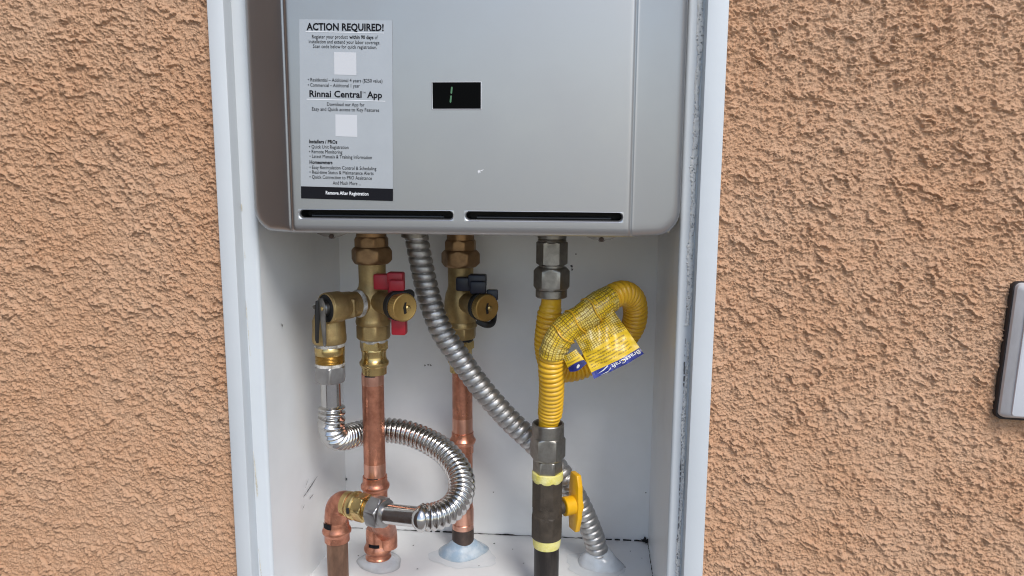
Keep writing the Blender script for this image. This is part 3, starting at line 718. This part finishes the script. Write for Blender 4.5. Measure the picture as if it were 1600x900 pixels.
mk('press_coupling', hl.tube([(824, 34), (826, 36), (832, 37.5), (847, 37), (851, 41), (854, 44), (857, 44), (860, 41), (862, 37), (866, 37), (868, 40), (871, 39.5), (873, 36), (880, 35.5), (881, 33)]), 'copper', hr)
decal(hl, 843, 850, -35, 20, 38.2, 'ink', 'print_mark', hr)
decal(hl, 874, 876, -25, 25, 36.3, 'seam', 'depth_mark', hr)
mk('floor_stub', hl.tube([(876, 32), (905, 32)]), 'copper_clean', hr)

cp = Up(722.5, 620, 0.170)
cr = thing('copper_riser', cp.pt(850), 'copper cold water riser behind the looping steel hose, under the navy handled valve', 'pipe', 'copper risers')
mk('pipe', cp.tube([(578, 31.5), (690, 31.5)]), 'copper', cr)
mk('pipe_end', cp.tube([(652, 31.7), (653, 32), (676, 32)]), 'copper_clean', cr)
mk('press_fitting', cp.tube([(674, 30), (674.3, 34.5), (681, 34.5), (684, 38), (686.5, 41.5), (689, 41.5), (692, 38), (694, 34.5), (706, 34.5), (707, 31)]), 'copper', cr)
mk('pipe', cp.tube([(704, 31.5), (818, 31.5)]), 'copper', cr)
mk('press_fitting', cp.tube([(790, 33), (795, 34.5), (808, 34.5), (815, 34), (816, 32), (817, 34), (826, 34.5), (827, 32)]), 'copper_clean', cr)
mk('floor_stub', cp.tube([(824, 34.5), (832, 35), (868, 34)]), 'pipe_black_brown', cr)

# drain riser at the left with elbow to the relief hose
dp = Up(527, 850, 0.062)
dr = thing('copper_drain_riser', dp.pt(900), 'tarnished copper drain pipe with press elbow at the left of the recess floor', 'pipe', 'copper risers')
zfl = ZFL
za = dp.z(843)
mk('pipe', lathe((dp.p.x, dp.p.y, za), (0, 0, -1), [(0, 0.0110), (za-zfl-0.001, 0.0110)], 40), 'copper_dark', dr)
mk('press_socket', dp.tube([(812, 36), (818, 38.5), (822, 39), (825, 43), (827.5, 45), (830, 44.5), (833, 40), (835, 38.5), (844, 38.5), (844.5, 34)]), 'copper', dr)
decal(dp, 812, 820, -60, -8, 40.3, 'ink', 'print_mark', dr)
e0 = dp.pt(818); e1 = at(545, 783, 0.062)
ax_h = (at(655, 808, 0.0265)-at(542, 782, 0.062)); ax_h.z = 0; ax_h.normalize()
E = Vector((dp.p.x, dp.p.y, e1.z))
Pp, _ = resample(catmull([e0, e0+Vector((0, 0, 0.006)), E+Vector((0, 0, -0.009))+ax_h*0.0015, E+ax_h*0.005+Vector((0, 0, -0.0035)), E+ax_h*0.011, E+ax_h*0.020], 12), 0.0016)
mk('elbow', sweep(Pp, lambda s, th, T: 0.0124, 36), 'copper', dr)

# ------------------------------------------------------------------ steel relief hose with its brass adapter
Q = E+ax_h*0.013
rh = thing('relief_hose', E, 'bright corrugated stainless steel hose looping from the relief valve to the drain elbow', 'hose')
kk = mpp(580, 790, 0.05)
adp = mk('brass_adapter', join(lathe(Q, ax_h, [(0, 17.5*kk), (0.0006, 19.5*kk), (0.006, 20*kk), (0.0068, 18.5*kk), (0.0085, 18.5*kk), (0.010, 22*kk), (0.0125, 23*kk), (0.015, 22*kk), (0.0165, 19*kk)], 40),
     hexnut(Q+ax_h*0.016, ax_h, 0.0125, 22.5*kk, 6, 0.5, 0.1), lathe(Q+ax_h*0.028, ax_h, [(0, 16*kk)]+[(0.0008*i+0.0006, (17.2 if i % 2 else 15.6)*kk) for i in range(8)], 32)), 'brass_bright', rh, 30)
mk('inspection_slot', box(Q+ax_h*0.0128+Vector((-0.25, -0.95, 0.05)).normalized()*22.6*kk, (0.003, 0.001, 0.006), 0.0004), 'seam', rh)
mk('hose_nut', hexnut(Q+ax_h*0.034, ax_h, 0.0155, 25.5*kk, 6, 0.2, 0.12), 'nut_grey', rh)
mk('nut_flange', lathe(Q+ax_h*0.0494, ax_h, [(0, 19*kk), (0.0008, 22*kk), (0.0022, 22*kk), (0.003, 19*kk)], 40), 'nut_grey', rh)
st0 = Q+ax_h*0.051
stub_end = at(657, 808, 0.0255)
mk('end_sleeve', lathe(st0, stub_end-st0, [(0, 15.5*kk), ((stub_end-st0).length+0.004, 15.5*kk)], 36), 'chrome', rh)
ro = Up(516, 570, 0.0676)
mk('end_sleeve', ro.tube([(592, 31.5), (640, 31.5)]), 'chrome', rh)
mk('hose_nut', ro.hexn(569, 596, 50.5, 6, FLAT+0.30, 0.14), 'nut_grey', rh)
path = [ro.pt(633), ro.pt(650), at(518, 666, 0.0700), at(525, 682, 0.080), at(541, 683, 0.098), at(562, 677, 0.115), at(590, 672, 0.124), at(630, 675, 0.122), at(666, 688, 0.115), at(697, 708, 0.102), at(718, 738, 0.084),
        at(721, 768, 0.064), at(708, 792, 0.046), at(686, 805, 0.033), stub_end-(stub_end-st0).normalized()*-0.004, stub_end-(stub_end-st0).normalized()*0.001]
PIT = 0.0056
Pp, Lh = resample(catmull(path, 24), PIT/11)
mk('corrugated_tube', sweep(Pp, lambda s, th, T: 0.0106+0.0035*(0.5-0.5*math.cos(2*math.pi*s/PIT))**0.8, 40), 'chrome', rh, 80)

# ------------------------------------------------------------------ relief valve
phi = math.radians(38)
ra = Vector((-math.sin(phi), -math.cos(phi), 0)); rb = hot.pt(471)
rv = thing('relief_valve', rb+ra*0.03, 'brass pressure relief valve with a steel test lever, left of the red handled valve', 'valve')
mk('branch', lathe(rb, ra, [(0.010, 0.0135), (0.017, 0.0135), (0.0175, 0.0125)], 36), 'brass', rv)
mk('thread_seal', lathe(rb+ra*0.0165, ra, [(0, 0.0122), (0.0004, 0.0142), (0.0025, 0.0140), (0.0042, 0.0134), (0.005, 0.012)], 48, True, lambda th, t, r: r*(1+0.03*math.sin(th*7)*math.sin(th*3+1))), 'tape_white', rv)
mk('body', lathe(rb+ra*0.020, ra, [(0, 0.0118), (0.001, 0.0130), (0.007, 0.0128), (0.008, 0.0136), (0.018, 0.0142), (0.020, 0.0150), (0.022, 0.0156), (0.0355, 0.0157), (0.0362, 0.0150)], 48), 'brass', rv)
mk('body_flat', box(rb+ra*0.0265+Vector((0.25, -0.95, 0)).normalized()*0.0115+Vector((0, 0, -0.001)), (0.010, 0.006, 0.018), 0.001, Matrix.Rotation(-phi*0.2, 3, 'Z')), 'brass', rv)
oc = Vector((ro.p.x, ro.p.y, 0))
mk('outlet', ro.tube([(486, 34), (492, 44), (500, 50), (518, 51), (524, 52.5), (532, 52.5), (535, 50), (536, 44)]), 'brass', rv)
mk('thread_seal', ro.tube([(534, 44), (535, 46.5), (538, 47.5), (541, 46), (543, 44)]), 'tape_white', rv)
prof = [(540, 44), (541, 46.5), (553, 46.5), (554, 43)]
for i in range(7): prof += [(554.5+i*2.2, 45.5), (555.6+i*2.2, 42.5)]
mk('outlet_nipple', ro.tube(prof), 'brass_bright', rv, 60)
mk('thread_seal', ro.tube([(566.5, 42), (567, 45.5), (571, 45.5), (572, 42)]), 'tape_white', rv)
fc = rb+ra*0.0562
disc = mk('face_plate', lathe(fc, ra, [(0, 0.0142), (0.0006, 0.0138), (0.0008, 0.0125)], 48), 'black', rv)
mk('face_rim', lathe(fc, ra, [(-0.0004, 0.0154), (0.0012, 0.0152), (0.0014, 0.0141), (0.0004, 0.0140)], 48, False), 'brass', rv)
fr = Vector((-ra.y, ra.x, 0));  fr = fr if fr.x > 0 else -fr
up = Vector((0, 0, 1))
mk('lever_hub', lathe(fc, ra, [(0, 0.0075), (0.004, 0.0072), (0.005, 0.006)], 28), 'lever_dark', rv)
# bent channel lever hanging down at the left of the face
def channel(O, pts, U, W, D, w, th): 
    gs = []
    return gs
lev = [(-0.0052, 0.0100), (0.0020, 0.0108), (0.0052, 0.0060), (0.0056, -0.0060), (0.0050, -0.0340), (0.0030, -0.0380), (0.0010, -0.0370), (-0.0030, -0.0120), (-0.0062, 0.0040)]
lever = mk('test_lever', prism(lev, fr, up, ra, fc+ra*0.0045, 0.0013, 0.0003), 'lever_dark', rv)
lw = (ra*0.8-fr*0.6).normalized()
mk('lever_side', prism([(-0.001, 0.0085), (0.0036, 0.0075), (0.0044, -0.0050), (0.0040, -0.0325), (0.0026, -0.0360), (0.0008, -0.0355), (-0.0004, -0.0100)], lw, (up+fr*0.07).normalized(), fr, fc+ra*0.0045-fr*0.0060, 0.0012, 0.0003), 'rubber', lever)
mk('lever_rivet', lathe(fc+ra*0.0056+fr*0.001+up*0.0005, ra, [(0, 0.0022), (0.0008, 0.002), (0.0012, 0.001)], 14), 'brass_bright', lever)
mk('lever_rivet', lathe(fc+ra*0.0075-fr*0.0085+up*0.001, -fr, [(0, 0.0022), (0.0014, 0.002)], 14), 'steel', lever)

# ------------------------------------------------------------------ galvanized flexible conduit
fx = thing('flexible_conduit', at(934, 868, 0.155), 'grey galvanized flexible conduit running diagonally from the heater to the floor', 'conduit')
path = [at(648, 352, 0.112), at(652, 378, 0.112), at(660, 420, 0.114), at(672, 470, 0.116), at(689, 515, 0.117), at(716, 556, 0.119), at(752, 606, 0.121), at(795, 655, 0.124), at(835, 693, 0.126), at(872, 733, 0.129),
        at(899, 775, 0.134), at(918, 815, 0.142), at(931, 850, 0.150), at(936, 880, 0.155), at(938, 896, 0.157)]
CP = 0.0084
Pp, _ = resample(catmull(path, 24), CP/12)
def conduit_r(s, th, T):
    f = (s/CP + th/(2*math.pi)) % 1.0
    if f < 0.80: return 0.0114 + 0.0010*math.sin(math.pi*f/0.80)**0.40 + 0.0005*f
    return 0.0100 + 0.0013*abs(f-0.90)/0.10
mk('wound_tube', sweep(Pp, conduit_r, 40), 'conduit', fx, 60)
mk('conduit_connector', Up(648, 366, 0.112).tube([(355, 42), (370, 42), (371, 38)]), 'steel', fx)

# ------------------------------------------------------------------ yellow gas connector
gt = Up(862, 420, 0.085)
gc = thing('gas_connector', at(856, 690, 0.083), 'yellow corrugated gas connector hose looped below the heater with steel end nuts', 'gas hose')
mk('nipple', gt.tube([(360, 45), (372, 45), (373, 42), (375, 45), (377, 42), (379, 45)]), 'steel', gc)
mk('end_fitting', join(gt.hexn(376, 414, 49, 6, FLAT, 0.10), gt.tube([(413, 38), (414, 40), (418, 40), (419, 38)])), 'steel', gc)
mk('flare_nut', join(gt.hexn(417, 453.5, 56.5, 6, FLAT, 0.22), gt.tube([(452, 46), (453, 49.5), (463, 49.5), (464.5, 46)])), 'steel', gc)
gb = Up(856, 700, 0.083)
mk('flare_nut', join(gb.hexn(679, 717, 55, 6, FLAT, 0.22), gb.tube([(681, 48), (680, 50), (662, 50), (660.5, 48), (661, 43), (667, 40), (672, 38)])), 'steel', gc)
mk('end_fitting', gb.hexn(716, 739, 46, 6, FLAT, 0.12), 'steel', gc)
hose = [gt.pt(455), gt.pt(472), at(857, 505, 0.089), at(854, 540, 0.099), at(861, 568, 0.112), at(882, 579, 0.124), at(912, 573, 0.132), at(946, 554, 0.133), at(975, 530, 0.127), at(991, 503, 0.116), at(990, 470, 0.101),
        at(972, 458, 0.084), at(945, 471, 0.068), at(915, 492, 0.058), at(886, 514, 0.052), at(868, 538, 0.051), at(861, 568, 0.055), at(862, 602, 0.064), at(860, 640, 0.078), gb.pt(668), gb.pt(690)]
dense, Lg = resample(catmull(hose, 24), 0.0005)
GP = 0.0052
Ls = 0.014
def hose_r(s, th, T):
    e = min(s-0.012, T-s-0.020)
    k = min(1.0, max(0.0, e/0.012))
    return 0.0101 + 0.0004*k + k*0.0024*abs(math.sin(math.pi*s/GP))**0.6
mk('corrugated_tube', sweep(dense, hose_r, 36), 'yellow_hose', gc, 80)

# printed tag: sleeve round the hose plus two hanging flags
tg = thing('hose_tag', at(926, 592, 0.045), 'crumpled yellow printed plastic tag wrapped round the gas hose, blue lower edge', 'tag')
ia = min(range(len(dense)), key=lambda i: (dense[i]-at(953, 466, 0.072)).length); ib = min(range(len(dense)), key=lambda i: (dense[i]-at(862, 556, 0.053)).length)
sl_pts = dense[ia:ib:2]
mk('wrapped_sleeve', sweep(sl_pts, lambda s, th, T: 0.0136+0.0005*math.sin(s*900)*math.sin(th*2)+0.0006*math.sin(th*3+s*160), 40, False), 'sleeve', tg, 60)
for f_, w_ in ((0.28, 0.0007), (0.52, 0.0008), (0.72, 0.0006)):
    i = int(len(sl_pts)*f_); c = sl_pts[i]; t = (sl_pts[i+2]-sl_pts[i-2]).normalized()
    ring = [c+(basis(t)[1]*math.cos(a)+basis(t)[2]*math.sin(a))*0.0143+t*0.0015*math.sin(3*a) for a in [math.pi*2*k/40 for k in range(41)]]
    mk('sleeve_fold', sweep(ring, lambda s, th, T: w_, 8), 'yellow_hose', tg)
def sheet(c00, c10, c11, c01, nu, nv, wave, th=0.0003):
    """c00 bottom left, c10 bottom right, c11 top right, c01 top left; uv 0..1"""
    V_, UV = [], []
    for j in range(nv+1):
        for i in range(nu+1):
            u, v = i/nu, j/nv
            p = c00*(1-u)*(1-v)+c10*u*(1-v)+c11*u*v+c01*(1-u)*v
            V_.append(p+Vector((0, wave(u, v), 0))); UV.append((u, v))
    F_ = [(j*(nu+1)+i, j*(nu+1)+i+1, (j+1)*(nu+1)+i+1, (j+1)*(nu+1)+i) for j in range(nv) for i in range(nu)]
    n = len(V_); V2 = V_+[p+Vector((0, th, 0)) for p in V_]; F2 = F_+[tuple(k+n for k in f[::-1]) for f in F_]
    return V2, F2, UV+UV
W1 = lambda u, v: 0.0030*math.sin(u*7+v*4)*(0.25+v) + 0.0014*math.sin(u*17-v*9)*(0.15+v) + 0.0010*abs(math.sin(u*9+v*14)) - 0.0045*math.sin(math.pi*u)*(1-v)**2
c00, c10, c11, c01 = at(927, 589, 0.046), at(1004, 550, 0.056), at(957, 483, 0.060), at(897, 524, 0.052)
flag = mk('tag_flag', sheet(c00, c10, c11, c01, 30, 24, W1), 'tag', tg, 60)
def on_sheet(u, v, off): 
    p = c00*(1-u)*(1-v)+c10*u*(1-v)+c11*u*v+c01*(1-u)*v
    return p+Vector((0, W1(u, max(0, v))-off, 0))
strip = []
for v in (-0.06, 0.115):
    strip.append(v)
Vb = [on_sheet(i/20, v, 0.0004) for v in (-0.045, 0.02, 0.098) for i in range(21)]
mk('tag_blue_edge', (Vb, [(j*21+i, j*21+i+1, (j+1)*21+i+1, (j+1)*21+i) for j in range(2) for i in range(20)]), 'blue', flag, None)
Vt, Ft = text_geo('BrassCraft', 0.015); lo = min(v.x for v in Vt); hi = max(v.x for v in Vt)
mk('tag_brand', ([on_sheet(0.965-0.58*(v.x-lo)/(hi-lo), 0.078-0.115*v.y, 0.0008) for v in Vt], [f[::-1] for f in Ft]), 'tagwhite', flag, None)
mk('tag_swoosh', ([on_sheet(u, v, 0.0008) for u, v in ((0.10, 0.02), (0.22, 0.055), (0.34, 0.10), (0.335, 0.075), (0.22, 0.03))], [(0, 1, 2, 3, 4)]), 'tagwhite', flag, None)
mk('tag_swoosh', ([on_sheet(u, v, 0.0008) for u, v in ((0.12, -0.03), (0.30, -0.01), (0.37, 0.04), (0.36, 0.01), (0.28, -0.03))], [(0, 1, 2, 3, 4)]), 'tagwhite', flag, None)
W2 = lambda u, v: -0.0025*math.sin(math.pi*u)
d00, d10, d11, d01 = at(889, 578, 0.044), at(915, 565, 0.042), at(900, 545, 0.044), at(879, 557, 0.046)
fl2 = mk('tag_flag', sheet(d00, d10, d11, d01, 12, 10, W2), 'tag_small', tg, 60)
Vb = [d00*(1-i/10)*(1-v)+d10*(i/10)*(1-v)+d11*(i/10)*v+d01*(1-i/10)*v+Vector((0, W2(i/10, 0)-0.0005, 0)) for v in (-0.12*1.0, 0.16) for i in range(11)]
for i in range(11): Vb[i] = Vb[i]+Vector((0, 0, -0.0022*math.sin(math.pi*i/10))); Vb[11+i] = Vb[11+i]+Vector((0, 0, 0.0016*math.sin(math.pi*i/10)))
mk('tag_blue_edge', (Vb, [(i, i+1, 12+i, 11+i) for i in range(10)]), 'blue', fl2, None)
c = (d00*0.45+d10*0.55)+Vector((0, -0.0042, 0.0002))
mk('tag_white_mark', blot(c, (d10-d00).normalized(), Vector((0, 0, 1)), 0.0018, 8, 0.2), 'tagwhite', fl2, None)

# ------------------------------------------------------------------ gas shut-off valve and pipe
gv = thing('gas_shutoff_valve', gb.pt(845), 'dark iron gas shutoff valve with a yellow tee handle', 'valve')
mk('thread_tape', gb.tube([(736, 46), (737, 48.5), (745, 49.5), (749, 48), (752, 44)]), 'tape_yellow', gv)
mk('valve_body', join(gb.hexn(747, 790, 50, 8, math.pi/8, 0.05), gb.tube([(784, 45), (788, 46.5), (801, 46.5), (806, 48)])), 'iron', gv, 30)
mk('valve_end', gb.hexn(801, 839, 51, 8, math.pi/8, 0.16), 'iron', gv)
sd = Vector((math.cos(math.radians(30)), math.sin(math.radians(30)), 0)); vc = gb.pt(797)
mk('stem', lathe(vc, sd, [(0.008, 0.0075), (0.0185, 0.007), (0.019, 0.0045), (0.024, 0.0045)], 24), 'iron', gv)
hub0 = vc+sd*0.0195
hnd = mk('tee_handle', lathe(hub0, sd, [(0, 0.0094), (0.0006, 0.0102), (0.019, 0.0100), (0.0196, 0.0094)], 36), 'yellow_handle', gv)
sw = Vector((sd.y*-1, sd.x, 0)); sw = sw if sw.x > 0 else -sw
zt2, zb2 = at(902, 739, 0.100).z-vc.z, at(898, 828, 0.100).z-vc.z
mk('tee_bar', prism([(-0.0066, zt2), (0.0070, zt2-0.0004), (0.0104, zt2-0.012), (0.0118, 0.002), (0.0108, -0.012), (0.0062, zb2), (-0.0080, zb2), (-0.0096, zb2+0.014), (-0.0104, 0), (-0.0092, zt2-0.014)], sw, up, sd, hub0+sd*0.0115, 0.0060, 0.0012), 'yellow_handle', hnd, 40)
gp = thing('black_gas_pipe', Vector((gb.p.x, gb.p.y, ZFL)), 'black steel gas pipe rising from the recess floor into the shutoff valve', 'pipe')
za = gb.z(836)
mk('thread_tape', gb.tube([(835, 43), (836, 45.5), (843, 45), (850, 43.5), (853, 41.5)]), 'tape_yellow', gp)
mk('pipe', lathe((gb.p.x, gb.p.y, za), (0, 0, -1), [(0, 0.0132), (za-ZFL-0.001, 0.0132)], 40), 'iron_pipe', gp)

# ------------------------------------------------------------------ sealant round the pipes
def mound(c, R, Hh, m, name, label, rin=0.010, seed=1, lean=(0, 0), tall=1.0):
    rd = random.Random(seed); seg, nr_ = 56, 16; V_, F_ = [], []
    ph = [rd.uniform(0, 6.28) for _ in range(8)]
    for i in range(nr_):
        t = i/(nr_-1)
        for k in range(seg):
            a = 2*math.pi*k/seg
            wob = 1+0.10*math.sin(2*a+ph[0])+0.05*math.sin(3*a+ph[1])+0.015*math.sin(7*a+ph[2])
            r = rin+(R*wob-rin)*t**1.25
            h = Hh*((1-t)**1.3*(1+0.12*math.sin(2*a+ph[3])) + 0.07*math.sin(math.pi*t)*math.sin(3*a+ph[4]+t*7)+0.20*math.sin(math.pi*t)) + 0.0008*(1-t)
            V_.append((c[0]+r*math.cos(a)+lean[0]*h, c[1]+r*math.sin(a)*0.85+lean[1]*h, ZFL+max(0.0002, h)))
    for i in range(nr_-1):
        for k in range(seg): F_.append((i*seg+k, i*seg+(k+1) % seg, (i+1)*seg+(k+1) % seg, (i+1)*seg+k))
    F_.append(tuple(range(seg))[::-1])
    F_.append(tuple((nr_-1)*seg+k for k in range(seg)))
    th_ = thing(name, (c[0], c[1], ZFL), label, 'sealant', 'sealant mounds on the recess floor')
    mk('bead', (V_, F_), m, th_, 70)
    return th_
def film(parent, c, R, seed):
    rd = random.Random(seed); n = 96; V_ = [(c[0], c[1], ZFL+0.0009)]
    for k in range(n):
        a = 2*math.pi*k/n; r = R*(1+0.12*math.sin(2*a+seed)+0.06*math.sin(5*a+seed*2)+0.03*math.sin(11*a)+rd.uniform(-.012, .012)); V_.append((c[0]+r*math.cos(a), c[1]+r*0.8*math.sin(a), ZFL+0.0004))
    mk('smear', (V_, [(0, 1+k, 1+(k+1) % n) for k in range(n)]), 'smear', parent, 70)
w_ = mound((cp.p.x, 0.168), 0.030, 0.013, 'sealant_blue', 'sealant_mound', 'thick bluish silicone sealant round the foot of the cold copper riser', 0.013, 2)
film(w_, (cp.p.x+0.002, 0.155), 0.036, 2)
w_ = mound((hl.p.x+0.002, 0.134), 0.028, 0.006, 'sealant', 'sealant_mound', 'flat cloudy silicone sealant round the foot of the hot copper riser', 0.012, 5)
w_ = mound((at(936, 876, 0.155).x+0.001, 0.155), 0.026, 0.019, 'sealant', 'sealant_mound', 'tall pale silicone sealant round the foot of the grey conduit', 0.0130, 9, (-0.15, -0.05))
film(w_, (at(930, 876, 0.155).x, 0.150), 0.036, 4)
w_ = mound((dp.p.x+0.004, dp.p.y), 0.024, 0.008, 'sealant', 'sealant_mound', 'pale silicone sealant round the foot of the tarnished drain pipe', 0.0115, 12)
w_ = mound((gb.p.x, gb.p.y), 0.026, 0.007, 'sealant', 'sealant_mound', 'pale silicone sealant round the foot of the black gas pipe', 0.0135, 15)

# ------------------------------------------------------------------ grey box on the wall at the right
TL, BL = at(1586, 441, -0.004), at(1557, 650, -0.004)
gx = thing('electrical_box', (TL.x+0.05, 0, BL.z), 'grey metal electrical box with a lid on the stucco at the right edge', 'electrical box')
tilt = Matrix.Rotation(-math.atan2(TL.x-BL.x-0.0*(TL.z-BL.z), TL.z-BL.z)*-1, 3, 'Y')
hgt = (TL-BL).length; wid = 0.075
ang = math.atan2(TL.x-BL.x, TL.z-BL.z); ux = Vector((math.cos(ang), 0, -math.sin(ang))); uz = Vector((math.sin(ang), 0, math.cos(ang))); O = BL
def gprism(u0, u1, w0, w1, y0, y1, r, b): 
    return prism(rrect(u0, u1, w0, w1, r, 5), ux, uz, Vector((0, 1, 0)), Vector((O.x, y0, O.z)), y1-y0, b)
mk('sealing_bead', gprism(-0.0012, wid+0.0012, -0.0026, hgt+0.0006, -0.0045, 0.002, 0.006, 0.0008), 'caulk_dark', gx)
V_, F_ = [], []
rings = [(rrect(0, wid, 0, hgt, 0.005, 5), -0.004), (rrect(0.0004, wid-0.0004, 0.0004, hgt-0.0004, 0.005, 5), -0.008), (rrect(0.0046, wid-0.0046, 0.0028, hgt-0.0030, 0.004, 5), -0.0135), (rrect(0.0054, wid-0.0054, 0.0036, hgt-0.0040, 0.0035, 5), -0.0142)]
n = len(rings[0][0])
for rr_, y in rings: V_ += [Vector((O.x, y, O.z))+ux*a+uz*b for a, b in rr_]
F_ = [(i*n+k, i*n+(k+1) % n, (i+1)*n+(k+1) % n, (i+1)*n+k) for i in range(3) for k in range(n)]+[tuple(3*n+k for k in range(n))]
mk('box_body', (V_, F_), 'greybox_side', gx, 30)
mk('lid', gprism(0.0056, wid-0.0056, 0.0040, hgt-0.0150, -0.0162, -0.0138, 0.003, 0.0008), 'greybox', gx)
mk('lid', gprism(0.0056, wid-0.0056, hgt-0.0136, hgt-0.0044, -0.0162, -0.0138, 0.002, 0.0006), 'greybox', gx)
mk('lid_screw', lathe(Vector((O.x, -0.0169, O.z))+ux*0.0245+uz*(hgt*0.36), (0, 1, 0), [(0, 0.0016), (0.0004, 0.0022), (0.001, 0.0022)], 16), 'steel', gx)
